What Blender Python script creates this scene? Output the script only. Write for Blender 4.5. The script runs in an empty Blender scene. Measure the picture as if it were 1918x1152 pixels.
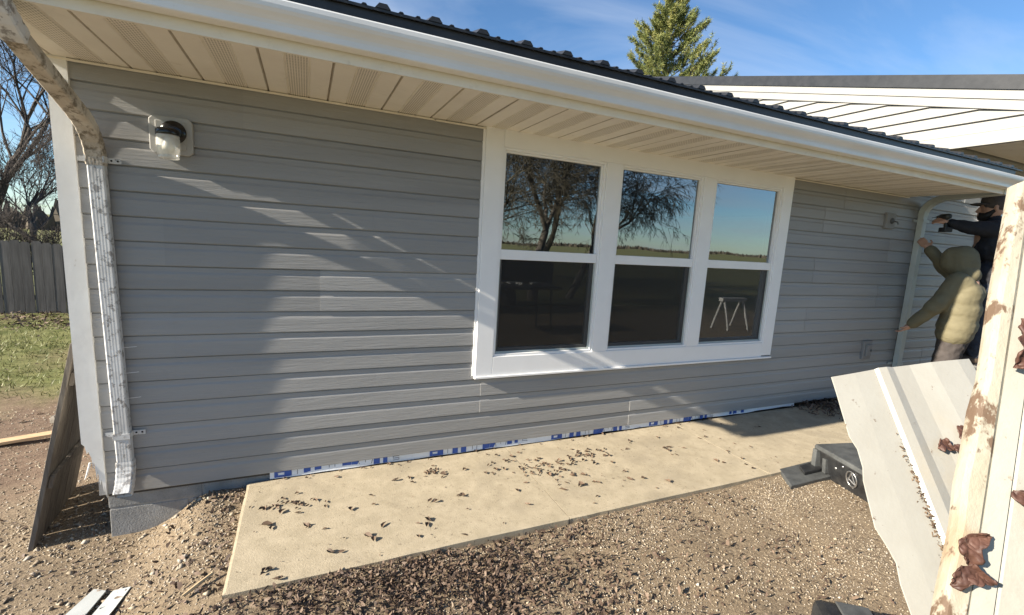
import bpy, bmesh, math, random
import numpy as np
from mathutils import Vector, Matrix

R = math.radians
rnd = random.Random(7)
npr = np.random.default_rng(7)
sc = bpy.context.scene
COL = sc.collection

# ------------------------------------------------------------------ camera
# fitted to the siding courses (127 mm), soffit panels (305 mm), slab and verticals
F_PX, YAW, PITCH, ROLL = 863.04, .423779, -.1437863, .05922235
CAM = Vector((0, -3.0422, 1.51104))
fw = Vector((math.sin(YAW)*math.cos(PITCH), math.cos(YAW)*math.cos(PITCH), math.sin(PITCH)))
r0 = Vector((math.cos(YAW), -math.sin(YAW), 0)); u0 = r0.cross(fw)
rt = math.cos(ROLL)*r0 + math.sin(ROLL)*u0
up = -math.sin(ROLL)*r0 + math.cos(ROLL)*u0
cd = bpy.data.cameras.new('camera'); cam = bpy.data.objects.new('camera', cd); COL.objects.link(cam)
cd.sensor_width = 36; cd.sensor_fit = 'HORIZONTAL'; cd.lens = F_PX/1918*36
cd.clip_start = .02; cd.clip_end = 3000
M = Matrix.Identity(4)
for i in range(3):
    M[i][0] = rt[i]; M[i][1] = up[i]; M[i][2] = -fw[i]; M[i][3] = CAM[i]
cam.matrix_world = M
sc.camera = cam

def ray(u, v):
    return rt*((u-959)/F_PX) - up*((v-576)/F_PX) + fw
def at(u, v, axis, val):
    """photo pixel -> point on the plane axis = val"""
    d = ray(u, v); t = (val-CAM[axis])/d[axis]
    return CAM + d*t
def atd(u, v, dist):
    d = ray(u, v); d.normalize(); return CAM + d*dist

# ------------------------------------------------------------------ sky and sun
SUN = Vector((-2.07, -.15, 1.0)).normalized()      # towards the sun
EL = math.asin(SUN.z); AZ = math.atan2(SUN.x, SUN.y)
w = bpy.data.worlds.new('World'); sc.world = w; w.use_nodes = True
nt = w.node_tree; N = nt.nodes; L = nt.links
bg = N['Background']; bg.inputs[1].default_value = .07
sky = N.new('ShaderNodeTexSky'); sky.sky_type = 'NISHITA'; sky.sun_disc = False
sky.sun_elevation = EL; sky.sun_rotation = AZ
sky.altitude = 200; sky.air_density = 1.0; sky.dust_density = .15; sky.ozone_density = 3.0
tc = N.new('ShaderNodeTexCoord')
sep = N.new('ShaderNodeSeparateXYZ'); L.new(tc.outputs['Generated'], sep.inputs[0])
mz = N.new('ShaderNodeMath'); mz.operation = 'ADD'; mz.inputs[1].default_value = .12; L.new(sep.outputs[2], mz.inputs[0])
mzc = N.new('ShaderNodeMath'); mzc.operation = 'MAXIMUM'; mzc.inputs[1].default_value = .05; L.new(mz.outputs[0], mzc.inputs[0])
dx = N.new('ShaderNodeMath'); dx.operation = 'DIVIDE'; L.new(sep.outputs[0], dx.inputs[0]); L.new(mzc.outputs[0], dx.inputs[1])
dy = N.new('ShaderNodeMath'); dy.operation = 'DIVIDE'; L.new(sep.outputs[1], dy.inputs[0]); L.new(mzc.outputs[0], dy.inputs[1])
cmb = N.new('ShaderNodeCombineXYZ'); L.new(dx.outputs[0], cmb.inputs[0]); L.new(dy.outputs[0], cmb.inputs[1])
mp = N.new('ShaderNodeMapping'); mp.inputs['Rotation'].default_value = (0, 0, R(24)); mp.inputs['Scale'].default_value = (.55, 1.5, 1); mp.inputs['Location'].default_value = (.35, .2, 0)
L.new(cmb.outputs[0], mp.inputs[0])
cn = N.new('ShaderNodeTexNoise'); cn.inputs['Scale'].default_value = 1.1; cn.inputs['Detail'].default_value = 7; cn.inputs['Roughness'].default_value = .55; cn.inputs['Distortion'].default_value = .7
L.new(mp.outputs[0], cn.inputs['Vector'])
cr = N.new('ShaderNodeValToRGB'); cr.color_ramp.elements[0].position = .42; cr.color_ramp.elements[1].position = .78
cr.color_ramp.elements[0].color = (0, 0, 0, 1); cr.color_ramp.elements[1].color = (.5, .5, .5, 1)
L.new(cn.outputs['Fac'], cr.inputs[0])
cl = N.new('ShaderNodeMixRGB'); cl.inputs[2].default_value = (4.6, 5.0, 5.7, 1)
tint = N.new('ShaderNodeMixRGB'); tint.blend_type = 'MULTIPLY'; tint.inputs[0].default_value = 1; tint.inputs[2].default_value = (.68, .86, .98, 1)
L.new(sky.outputs[0], tint.inputs[1])
L.new(cr.outputs[0], cl.inputs[0]); L.new(tint.outputs[0], cl.inputs[1]); L.new(cl.outputs[0], bg.inputs[0])

sd = bpy.data.lights.new('sun', 'SUN'); sd.energy = 5.0; sd.angle = R(.53); sd.color = (1, .9, .75)
so = bpy.data.objects.new('sun', sd); COL.objects.link(so)
so.rotation_euler = (-SUN).to_track_quat('-Z', 'Y').to_euler(); so.location = SUN*30
vs = sc.view_settings; vs.view_transform = 'Standard'; vs.look = 'None'; vs.exposure = 1.42; vs.gamma = 1; vs.use_curve_mapping = False

# ------------------------------------------------------------------ helpers
class MB:
    def __init__(s): s.v = []; s.f = []; s.m = []; s.sm = []
    def add(s, vs, fs, m=0, smooth=False):
        o = len(s.v); s.v += [tuple(p) for p in vs]
        for f in fs: s.f.append([i+o for i in f]); s.m.append(m); s.sm.append(smooth)
        return s
    def box(s, a, b, m=0, mat=None):
        x0, y0, z0 = a; x1, y1, z1 = b
        P = [(x0,y0,z0),(x1,y0,z0),(x1,y1,z0),(x0,y1,z0),(x0,y0,z1),(x1,y0,z1),(x1,y1,z1),(x0,y1,z1)]
        if mat is not None: P = [tuple(mat @ Vector(p)) for p in P]
        return s.add(P, [(0,3,2,1),(4,5,6,7),(0,1,5,4),(1,2,6,5),(2,3,7,6),(3,0,4,7)], m)
    def extrude(s, prof, x0, x1, m=0, axis='x', closed=True, caps=True, smooth=False):
        n = len(prof)
        def pt(x, a, b): return (x, a, b) if axis == 'x' else ((a, x, b) if axis == 'y' else (a, b, x))
        V = [pt(x0, a, b) for a, b in prof] + [pt(x1, a, b) for a, b in prof]
        F = [(i, (i+1) % n, n+(i+1) % n, n+i) for i in range(n if closed else n-1)]
        s.add(V, F, m, smooth)
        if closed and caps: s.add(V, [tuple(range(n))[::-1], tuple(range(n, 2*n))], m)
        return s
    def tube(s, pts, rads, n=8, m=0, cap=True, smooth=True):
        pts = [Vector(p) for p in pts]; V = []; F = []
        prev = None
        for i, p in enumerate(pts):
            d = (pts[min(i+1, len(pts)-1)] - pts[max(i-1, 0)]).normalized()
            if prev is None:
                a = d.orthogonal().normalized()
            else:
                a = (prev - d*prev.dot(d)).normalized()
            prev = a; b = d.cross(a)
            r = rads[i] if isinstance(rads, (list, tuple)) else rads
            for k in range(n):
                t = 2*math.pi*k/n; V.append(p + a*math.cos(t)*r + b*math.sin(t)*r)
        for i in range(len(pts)-1):
            for k in range(n):
                F.append((i*n+k, i*n+(k+1) % n, (i+1)*n+(k+1) % n, (i+1)*n+k))
        s.add(V, F, m, smooth)
        if cap: s.add(V, [tuple(range(n))[::-1], tuple(range((len(pts)-1)*n, len(pts)*n))], m)
        return s
    def lathe(s, prof, org=(0,0,0), axis=(0,0,1), n=24, m=0, smooth=True):
        ax = Vector(axis).normalized(); a = ax.orthogonal().normalized(); b = ax.cross(a); org = Vector(org)
        V = []; F = []
        for r, h in prof:
            for k in range(n):
                t = 2*math.pi*k/n; V.append(org + ax*h + a*(r*math.cos(t)) + b*(r*math.sin(t)))
        for i in range(len(prof)-1):
            for k in range(n): F.append((i*n+k, i*n+(k+1) % n, (i+1)*n+(k+1) % n, (i+1)*n+k))
        return s.add(V, F, m, smooth)
    def build(s, name, mats, parent=None, bevel=0, loc=None):
        me = bpy.data.meshes.new(name); me.from_pydata(s.v, [], s.f)
        me.polygons.foreach_set('material_index', s.m); me.polygons.foreach_set('use_smooth', s.sm)
        for m in (mats if isinstance(mats, (list, tuple)) else [mats]): me.materials.append(m)
        bm = bmesh.new(); bm.from_mesh(me); bmesh.ops.recalc_face_normals(bm, faces=bm.faces); bm.to_mesh(me); bm.free()
        o = bpy.data.objects.new(name, me); COL.objects.link(o)
        if parent is not None: o.parent = parent
        if loc: o.location = loc
        if bevel:
            b = o.modifiers.new('b', 'BEVEL'); b.width = bevel; b.segments = 2; b.limit_method = 'ANGLE'
        return o
def tag(o, label, cat, group=None):
    o['label'] = label; o['category'] = cat
    if group: o['group'] = group
    return o
def struct(o, kind='structure'):
    o['kind'] = kind; return o
def thing(name, label, cat, loc=(0,0,0), group=None):
    o = bpy.data.objects.new(name, None); COL.objects.link(o); o.location = loc; o.empty_display_size = .1
    return tag(o, label, cat, group)
def stuff_mesh(name, V, F, mats, col=None, parent=None, nv=3):
    """big meshes from numpy arrays, all faces with nv corners; col = value per vertex"""
    me = bpy.data.meshes.new(name)
    me.vertices.add(len(V)); me.vertices.foreach_set('co', V.astype(np.float32).ravel())
    me.loops.add(F.size); me.loops.foreach_set('vertex_index', F.astype(np.int32).ravel())
    me.polygons.add(len(F)); me.polygons.foreach_set('loop_start', np.arange(0, F.size, nv, dtype=np.int32))
    if col is not None:
        a = me.attributes.new('tone', 'FLOAT', 'POINT'); a.data.foreach_set('value', col.astype(np.float32))
    me.materials.append(mats); me.update(); me.validate()
    o = bpy.data.objects.new(name, me); COL.objects.link(o)
    if parent is not None: o.parent = parent
    return o

# ------------------------------------------------------------------ materials
def mat(name, c1, c2=None, scale=8, rough=.6, metal=0, bump=0, bscale=None, stretch=(1,1,1), detail=6, lo=.35, hi=.65,
        spots=None, spot_scale=40, spot_lo=.55, spot_hi=.62, vary=0, coat=0, spec=.5, patch=None, patch_scale=1.2, patch_lo=.5, patch_hi=.7, tone=None, coords='Object'):
    m = bpy.data.materials.new(name); m.use_nodes = True
    nt = m.node_tree; N = nt.nodes; L = nt.links; b = N['Principled BSDF']
    b.inputs['Roughness'].default_value = rough; b.inputs['Metallic'].default_value = metal
    b.inputs['Specular IOR Level'].default_value = spec
    if coat: b.inputs['Coat Weight'].default_value = coat
    tc = N.new('ShaderNodeTexCoord'); mp = N.new('ShaderNodeMapping'); mp.inputs['Scale'].default_value = stretch
    src = tc.outputs[coords]
    if coords == 'World':
        pass
    L.new(src, mp.inputs[0])
    def noise(sc_, det=detail, ro=.6):
        n = N.new('ShaderNodeTexNoise'); n.inputs['Scale'].default_value = sc_; n.inputs['Detail'].default_value = det; n.inputs['Roughness'].default_value = ro
        L.new(mp.outputs[0], n.inputs['Vector']); return n.outputs['Fac']
    def ramp(src, a, c):
        r = N.new('ShaderNodeMapRange'); r.inputs[1].default_value = a; r.inputs[2].default_value = c; L.new(src, r.inputs[0]); return r.outputs[0]
    def mix(f, A, B):
        x = N.new('ShaderNodeMixRGB'); L.new(f, x.inputs[0])
        for i, q in ((1, A), (2, B)):
            if hasattr(q, 'is_output'): L.new(q, x.inputs[i])
            else: x.inputs[i].default_value = (*q, 1)
        return x.outputs[0]
    if tone:
        at_ = N.new('ShaderNodeAttribute'); at_.attribute_name = 'tone'
        r = N.new('ShaderNodeValToRGB'); L.new(at_.outputs['Fac'], r.inputs[0])
        el = r.color_ramp.elements
        el[0].color = (*tone[0], 1); el[1].color = (*tone[-1], 1)
        for i, c in enumerate(tone[1:-1]):
            e = el.new((i+1)/(len(tone)-1)); e.color = (*c, 1)
        colr = r.outputs[0]
    elif c2 is not None:
        colr = mix(ramp(noise(scale), lo, hi), c1, c2)
    else:
        rg = N.new('ShaderNodeRGB'); rg.outputs[0].default_value = (*c1, 1); colr = rg.outputs[0]
    if patch is not None: colr = mix(ramp(noise(patch_scale, 4, .55), patch_lo, patch_hi), colr, patch)
    if spots is not None: colr = mix(ramp(noise(spot_scale, 5, .7), spot_lo, spot_hi), colr, spots)
    if vary:
        oi = N.new('ShaderNodeObjectInfo'); hs = N.new('ShaderNodeHueSaturation')
        r = N.new('ShaderNodeMapRange'); r.inputs[3].default_value = 1-vary; r.inputs[4].default_value = 1+vary
        L.new(oi.outputs['Random'], r.inputs[0]); L.new(r.outputs[0], hs.inputs['Value']); L.new(colr, hs.inputs['Color']); colr = hs.outputs[0]
    L.new(colr, b.inputs['Base Color'])
    if bump:
        bn = N.new('ShaderNodeBump'); bn.inputs['Strength'].default_value = 1; bn.inputs['Distance'].default_value = bump
        L.new(noise(bscale or scale*4), bn.inputs['Height']); L.new(bn.outputs[0], b.inputs['Normal'])
    return m

m_siding = mat('grey_siding', (.282,.281,.277), (.312,.309,.302), 3, .45, bump=.0028, bscale=42, stretch=(.16,1,2.2), vary=.09, patch=(.245,.245,.243), patch_scale=2.2, patch_lo=.52, patch_hi=.75)
m_white = mat('white_vinyl', (.78,.78,.755), (.72,.71,.68), 6, .42, bump=.0006, bscale=30, spots=(.55,.52,.46), spot_scale=25, spot_lo=.68, spot_hi=.8)
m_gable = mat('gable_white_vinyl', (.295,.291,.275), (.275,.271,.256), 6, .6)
m_offcut = mat('offcut_white', (.46,.48,.47), (.41,.43,.42), 9, .5)
m_trim = mat('window_trim', (.90,.90,.895), (.87,.87,.865), 5, .35)
m_soffit = mat('soffit_cream', (.84,.80,.70), (.79,.745,.645), 5, .5, spots=(.60,.55,.45), spot_scale=9, spot_lo=.6, spot_hi=.85)
m_groove = mat('soffit_groove_dark', (.60,.55,.46), (.50,.455,.375), 20, .8)  # panel joint grooves, coloured darker than the soffit flats
m_gutter = mat('gutter_white', (.82,.82,.80), (.75,.745,.715), 4, .32, spots=(.42,.40,.36), spot_scale=14, spot_lo=.66, spot_hi=.9, stretch=(.4,1,1))
m_spout = mat('downspout_dirty', (.66,.67,.67), (.55,.55,.54), 6, .42, spots=(.27,.26,.25), spot_scale=26, spot_lo=.53, spot_hi=.60, patch=(.46,.46,.45), patch_scale=9, detail=8)
m_spout_brown = mat('downspout_stained', (.60,.56,.49), (.42,.36,.28), 9, .55, spots=(.17,.14,.10), spot_scale=20, spot_lo=.50, spot_hi=.62)
m_spout_r = mat('downspout_pale', (.50,.54,.51), (.44,.47,.44), 5, .45, spots=(.3,.3,.27), spot_scale=22, spot_lo=.64, spot_hi=.8)
m_roof = mat('black_roof_metal', (.018,.019,.021), (.03,.031,.033), 8, .38, metal=.0, spots=(.12,.11,.1), spot_scale=160, spot_lo=.74, spot_hi=.8)
m_black = mat('black_plastic', (.012,.0125,.014), (.03,.031,.032), 14, .4, bump=.0007, bscale=180, spots=(.16,.15,.13), spot_scale=60, spot_lo=.66, spot_hi=.82)
m_blackgloss = mat('black_enamel', (.008,.008,.009), None, rough=.18)
m_greyplastic = mat('faded_black_plastic', (.05,.053,.054), (.09,.095,.095), 12, .55, bump=.0008, bscale=150, spots=(.22,.21,.19), spot_scale=45, spot_lo=.64, spot_hi=.8)
m_jar = mat('frosted_jar_glass', (.86,.85,.78), (.72,.72,.68), 12, .1, coat=.4)
_n = m_jar.node_tree; _t = _n.nodes.new('ShaderNodeBsdfTransparent'); _x = _n.nodes.new('ShaderNodeMixShader'); _x.inputs[0].default_value = .5
_n.links.new(_t.outputs[0], _x.inputs[1]); _n.links.new(_n.nodes['Principled BSDF'].outputs[0], _x.inputs[2])
_n.links.new(_x.outputs[0], [q for q in _n.nodes if q.type == 'OUTPUT_MATERIAL'][0].inputs[0])
m_bulb = mat('white_bulb', (.85,.82,.70), None, rough=.3)
m_conc = mat('concrete', (.41,.35,.25), (.33,.28,.195), 11, .9, bump=.0018, bscale=130, spots=(.20,.165,.115), spot_scale=48, spot_lo=.58, spot_hi=.72, patch=(.27,.23,.165), patch_scale=2.4, patch_lo=.52, patch_hi=.78)
m_block = mat('concrete_block', (.30,.30,.295), (.22,.22,.215), 8, .95, bump=.004, bscale=120, spots=(.13,.13,.125), spot_scale=90, spot_lo=.58, spot_hi=.7)
m_mortar = mat('mortar', (.34,.33,.31), (.26,.25,.235), 20, .95, bump=.003, bscale=140)
m_wrap = mat('house_wrap', (.80,.82,.85), (.74,.77,.81), 12, .45, bump=.0015, bscale=26)
m_blue = mat('wrap_print_blue', (.02,.075,.33), (.03,.1,.4), 20, .5)
m_inkline = mat('wrap_print_dark', (.05,.055,.09), None, rough=.6)
m_wood_grey = mat('weathered_wood', (.19,.165,.135), (.10,.085,.07), 5, .85, bump=.002, bscale=22, stretch=(9,9,.5), spots=(.26,.24,.2), spot_scale=18, spot_lo=.6, spot_hi=.8, vary=.12)
m_fence = mat('fence_wood', (.125,.118,.115), (.075,.07,.068), 4, .9, bump=.002, bscale=16, stretch=(7,7,.4), vary=.22)
m_plank = mat('fresh_plank', (.60,.42,.25), (.50,.34,.19), 5, .7, bump=.001, bscale=20, stretch=(1,12,12))
m_lath = mat('old_lath', (.42,.32,.19), (.30,.22,.13), 8, .8)
m_bark = mat('bark', (.085,.072,.06), (.045,.038,.033), 6, .95, bump=.01, bscale=18, stretch=(1,1,.3))
m_bark_pale = mat('bark_grey', (.15,.13,.105), (.08,.068,.056), 6, .95, bump=.008, bscale=18, stretch=(1,1,.3))
m_twig = mat('twigs', (.075,.06,.05), (.05,.04,.035), 6, .9)
m_twig_pale = mat('twigs_olive', (.12,.105,.07), (.08,.068,.048), 6, .9)
m_needle = mat('pine_needles', (0,0,0), tone=[(.05,.075,.025),(.12,.15,.04),(.23,.24,.065),(.33,.31,.10)], rough=.6)
m_gravel = mat('gravel_stones', (0,0,0), tone=[(.11,.08,.054),(.255,.20,.138),(.38,.32,.23),(.35,.305,.25),(.46,.425,.36)], rough=.85)
m_leaf = mat('dead_leaves', (0,0,0), tone=[(.03,.019,.013),(.07,.044,.03),(.12,.078,.053),(.18,.125,.085),(.24,.19,.14)], rough=.7)
m_leaf1 = mat('dry_leaf_brown', (.085,.053,.033), (.15,.10,.064), 30, .7, vary=.4)
m_leafred = mat('leaf_red_brown', (.05,.021,.014), (.105,.05,.034), 34, .6, spots=(.24,.17,.13), spot_scale=30, spot_lo=.62, spot_hi=.75)
m_grass = mat('grass_blades', (0,0,0), tone=[(.12,.10,.04),(.13,.14,.045),(.16,.19,.06),(.24,.22,.10)], rough=.6)
m_sheet = mat('painted_sheet', (.36,.355,.322), (.33,.32,.285), 5, .48, bump=.0006, bscale=60, spots=(.13,.085,.055), spot_scale=30, spot_lo=.655, spot_hi=.70, patch=(.36,.32,.25), patch_scale=4, patch_lo=.58, patch_hi=.8)
m_oldboard = mat('flaking_board', (.38,.36,.30), (.33,.30,.23), 7, .7, bump=.003, bscale=45, spots=(.13,.085,.055), spot_scale=13, spot_lo=.55, spot_hi=.60, patch=(.30,.23,.15), patch_scale=8, patch_lo=.48, patch_hi=.7, stretch=(1,1,.5))
m_whiteboard = mat('white_board_face', (.35,.345,.305), (.31,.30,.26), 5, .5, bump=.0012, bscale=50, spots=(.2,.15,.1), spot_scale=20, spot_lo=.66, spot_hi=.73, patch=(.15,.085,.055), patch_scale=3.2, patch_lo=.64, patch_hi=.66)
m_wrot = mat('rot_crumbs', (.16,.11,.07), (.07,.045,.03), 40, .95)
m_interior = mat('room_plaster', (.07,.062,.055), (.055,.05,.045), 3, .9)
m_steel = mat('galvanised_steel', (.55,.55,.55), (.42,.42,.42), 30, .3, metal=.9)
m_skin = mat('skin', (.50,.29,.20), (.44,.25,.17), 20, .5)
m_olive = mat('olive_jacket', (.165,.145,.085), (.14,.123,.072), 6, .8, bump=.006, bscale=9, stretch=(1,1,2.2))
m_navy = mat('black_navy_jacket', (.008,.009,.013), (.013,.014,.02), 8, .8, bump=.006, bscale=9, stretch=(1,1,2))
m_trouser = mat('grey_brown_trousers', (.062,.052,.048), (.045,.038,.036), 8, .85, bump=.006, bscale=9, stretch=(1,1,.7))
m_jeans = mat('dark_jeans', (.02,.027,.045), (.03,.036,.05), 9, .85, bump=.01, bscale=10)
m_cap = mat('grey_brown_cap', (.085,.07,.062), (.06,.05,.045), 12, .85)
m_boot = mat('brown_boot', (.06,.04,.026), (.04,.028,.02), 12, .7)
m_hair = mat('dark_beard', (.012,.009,.007), None, rough=.7)
m_drill = mat('drill_green_black', (.02,.024,.022), (.03,.035,.032), 12, .4)
m_tabletop = mat('work_table_top', (.03,.03,.032), (.06,.06,.06), 6, .5)
m_trailer = mat('dark_trailer_paint', (.018,.02,.03), (.03,.032,.04), 6, .35)
m_tyre = mat('tyre_rubber', (.015,.015,.016), (.03,.03,.03), 30, .85)
m_thicket = mat('far_thicket', (0,0,0), tone=[(.05,.043,.034),(.10,.085,.065),(.15,.125,.09)], rough=.95)

def glass_mat(name, refl, tint):
    m = bpy.data.materials.new(name); m.use_nodes = True
    nt = m.node_tree; N = nt.nodes; L = nt.links
    for n in list(N):
        if n.type == 'BSDF_PRINCIPLED': N.remove(n)
    out = [n for n in N if n.type == 'OUTPUT_MATERIAL'][0]
    tr = N.new('ShaderNodeBsdfTransparent'); tr.inputs[0].default_value = (*tint, 1)
    gl = N.new('ShaderNodeBsdfGlossy'); gl.inputs['Roughness'].default_value = .002; gl.inputs[0].default_value = (.94,.98,1,1)
    fr = N.new('ShaderNodeFresnel'); fr.inputs[0].default_value = 1.5
    ad = N.new('ShaderNodeMath'); ad.operation = 'MULTIPLY_ADD'; ad.inputs[1].default_value = 1-refl; ad.inputs[2].default_value = refl; ad.use_clamp = True
    L.new(fr.outputs[0], ad.inputs[0])
    mx = N.new('ShaderNodeMixShader'); L.new(ad.outputs[0], mx.inputs[0]); L.new(tr.outputs[0], mx.inputs[1]); L.new(gl.outputs[0], mx.inputs[2])
    # slight waviness of float glass
    nz = N.new('ShaderNodeTexNoise'); nz.inputs['Scale'].default_value = 1.6; nz.inputs['Detail'].default_value = 1
    bp = N.new('ShaderNodeBump'); bp.inputs['Strength'].default_value = .25; bp.inputs['Distance'].default_value = .004
    L.new(nz.outputs['Fac'], bp.inputs['Height']); L.new(bp.outputs[0], gl.inputs['Normal'])
    L.new(mx.outputs[0], out.inputs[0]); return m
m_glass = glass_mat('window_glass', .25, (.35,.38,.38))
def screen_mat():
    m = bpy.data.materials.new('insect_screen'); m.use_nodes = True
    nt = m.node_tree; N = nt.nodes; L = nt.links
    b = N['Principled BSDF']; b.inputs['Base Color'].default_value = (.006,.0065,.007,1); b.inputs['Roughness'].default_value = .6
    out = [n for n in N if n.type == 'OUTPUT_MATERIAL'][0]
    tr = N.new('ShaderNodeBsdfTransparent'); mx = N.new('ShaderNodeMixShader'); mx.inputs[0].default_value = .74
    L.new(tr.outputs[0], mx.inputs[1]); L.new(b.outputs[0], mx.inputs[2]); L.new(mx.outputs[0], out.inputs[0]); return m
m_screen = screen_mat()

# vented soffit: rows of small slots
def vent_mat():
    m = mat('soffit_vent_slots', (.80,.755,.65), (.75,.70,.595), 6, .55)
    nt = m.node_tree; N = nt.nodes; L = nt.links; b = N['Principled BSDF']
    old = b.inputs['Base Color'].links[0].from_socket
    tc = N.new('ShaderNodeTexCoord'); mp = N.new('ShaderNodeMapping'); mp.inputs['Rotation'].default_value = (0,0,R(90))
    L.new(tc.outputs['Object'], mp.inputs[0])
    br = N.new('ShaderNodeTexBrick'); br.inputs['Scale'].default_value = 1; br.inputs['Brick Width'].default_value = .022; br.inputs['Row Height'].default_value = .0115
    br.inputs['Mortar Size'].default_value = .0032; br.inputs['Mortar Smooth'].default_value = .3
    L.new(mp.outputs[0], br.inputs['Vector'])
    mx = N.new('ShaderNodeMixRGB'); mx.inputs[1].default_value = (.44,.40,.33,1); L.new(br.outputs['Fac'], mx.inputs[0]); L.new(old, mx.inputs[2])
    L.new(mx.outputs[0], b.inputs['Base Color'])
    return m
m_vent = vent_mat()

# ------------------------------------------------------------------ ground
def sstep(t): t = np.clip(t, 0, 1); return t*t*(3-2*t)
def ghv(x, y):
    x = np.asarray(x, float); y = np.asarray(y, float)
    z = -.080 - .195*sstep((-.30-x)/.62)
    z = z - .06*sstep((-1.1-x)/.9)
    bumps = .012*np.sin(3.1*x+1.7*y)*np.cos(2.3*y-1.1*x) + .006*np.sin(9*x+4*y)*np.sin(7.3*y-5*x)
    near = sstep((np.maximum(np.abs(x-3), np.abs(y+.5)*1.3)-2)/6)
    z = z + bumps
    # a hump of spoil against the foundation left of the slab
    z = z + .085*np.exp(-((x+.58)/.15)**2-((y+.10)/.25)**2) + .05*np.exp(-((x+.75)/.3)**2-((y+.75)/.35)**2)
    return z
def gh(x, y): return float(ghv(x, y))
def axis_coords(lo, hi, step, far):
    a = list(np.arange(lo, hi+1e-6, step)); s = step
    b = [a[-1]]
    while b[-1] < far: s *= 1.22; b.append(b[-1]+s)
    s = step; c = [a[0]]
    while c[-1] > -far: s *= 1.22; c.append(c[-1]-s)
    return np.array(c[1:][::-1]+a+b[1:])
gx = axis_coords(-3.5, 4.5, .05, 900); gy = axis_coords(-3.0, 1.6, .05, 900)
GX, GY = np.meshgrid(gx, gy, indexing='ij'); GZ = ghv(GX, GY)
nx, ny = GX.shape
idx = np.arange(nx*ny).reshape(nx, ny)
GF = np.stack([idx[:-1,:-1], idx[1:,:-1], idx[1:,1:], idx[:-1,1:]], -1).reshape(-1, 4)
def ground_mat():
    m = bpy.data.materials.new('ground_soil'); m.use_nodes = True
    nt = m.node_tree; N = nt.nodes; L = nt.links; b = N['Principled BSDF']; b.inputs['Roughness'].default_value = .95; b.inputs['Specular IOR Level'].default_value = .2
    geo = N.new('ShaderNodeNewGeometry'); sp = N.new('ShaderNodeSeparateXYZ'); L.new(geo.outputs['Position'], sp.inputs[0])
    def noise(s, d=6, r=.6):
        n = N.new('ShaderNodeTexNoise'); n.inputs['Scale'].default_value = s; n.inputs['Detail'].default_value = d; n.inputs['Roughness'].default_value = r
        L.new(geo.outputs['Position'], n.inputs['Vector']); return n.outputs['Fac']
    def mr(src, a, c):
        r = N.new('ShaderNodeMapRange'); r.inputs[1].default_value = a; r.inputs[2].default_value = c; L.new(src, r.inputs[0]); return r.outputs[0]
    def mix(f, A, B):
        x = N.new('ShaderNodeMixRGB'); L.new(f, x.inputs[0])
        for i, q in ((1, A), (2, B)):
            if hasattr(q, 'is_output'): L.new(q, x.inputs[i])
            else: x.inputs[i].default_value = (*q, 1)
        return x.outputs[0]
    def mth(op, a, b_):
        x = N.new('ShaderNodeMath'); x.operation = op
        for i, q in enumerate((a, b_)):
            if hasattr(q, 'is_output'): L.new(q, x.inputs[i])
            else: x.inputs[i].default_value = q
        return x.outputs[0]
    gravel = mix(mr(noise(60, 8, .75), .36, .64), (.105,.078,.053), (.31,.245,.168))
    gravel = mix(mr(noise(2.2, 4), .45, .7), gravel, (.215,.165,.11))
    soil = mix(mr(noise(14, 8, .7), .35, .65), (.125,.085,.06), (.215,.155,.11))
    grass = mix(mr(noise(3.5, 8, .7), .38, .62), (.10,.115,.035), (.19,.19,.075))
    grass = mix(mr(noise(.7, 5), .48, .68), grass, (.20,.165,.09))
    field = mix(mr(noise(.05, 5), .4, .6), (.145,.16,.06), (.20,.18,.10))
    # back-left garden turns from bare soil to grass away from the house
    wob = mth('MULTIPLY_ADD', noise(1.3, 4), 2.6)
    wob.node.inputs[2].default_value = -1.3
    yy = mth('ADD', sp.outputs[1], wob)
    soil_f = mr(yy, .3, 1.0)
    c = mix(soil_f, gravel, soil)
    c = mix(mr(yy, 2.3, 3.4), c, grass)
    c = mix(mr(yy, 9, 12), c, field)
    # front lawn behind the camera
    yn = mth('SUBTRACT', 0, yy)
    c = mix(mr(yn, 5.2, 7.5), c, grass)
    c = mix(mr(yn, 30, 45), c, field)
    c = mix(mr(mth('SUBTRACT', mth('ABSOLUTE', sp.outputs[0], 0), 0), 14, 20), c, grass)
    L.new(c, b.inputs['Base Color'])
    bp = N.new('ShaderNodeBump'); bp.inputs['Strength'].default_value = .8; bp.inputs['Distance'].default_value = .012
    L.new(noise(45, 8, .7), bp.inputs['Height']); L.new(bp.outputs[0], b.inputs['Normal'])
    return m
gnd = stuff_mesh('ground', np.stack([GX, GY, GZ], -1).reshape(-1, 3), GF, ground_mat(), nv=4); struct(gnd)
for p in gnd.data.polygons: p.use_smooth = True

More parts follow.
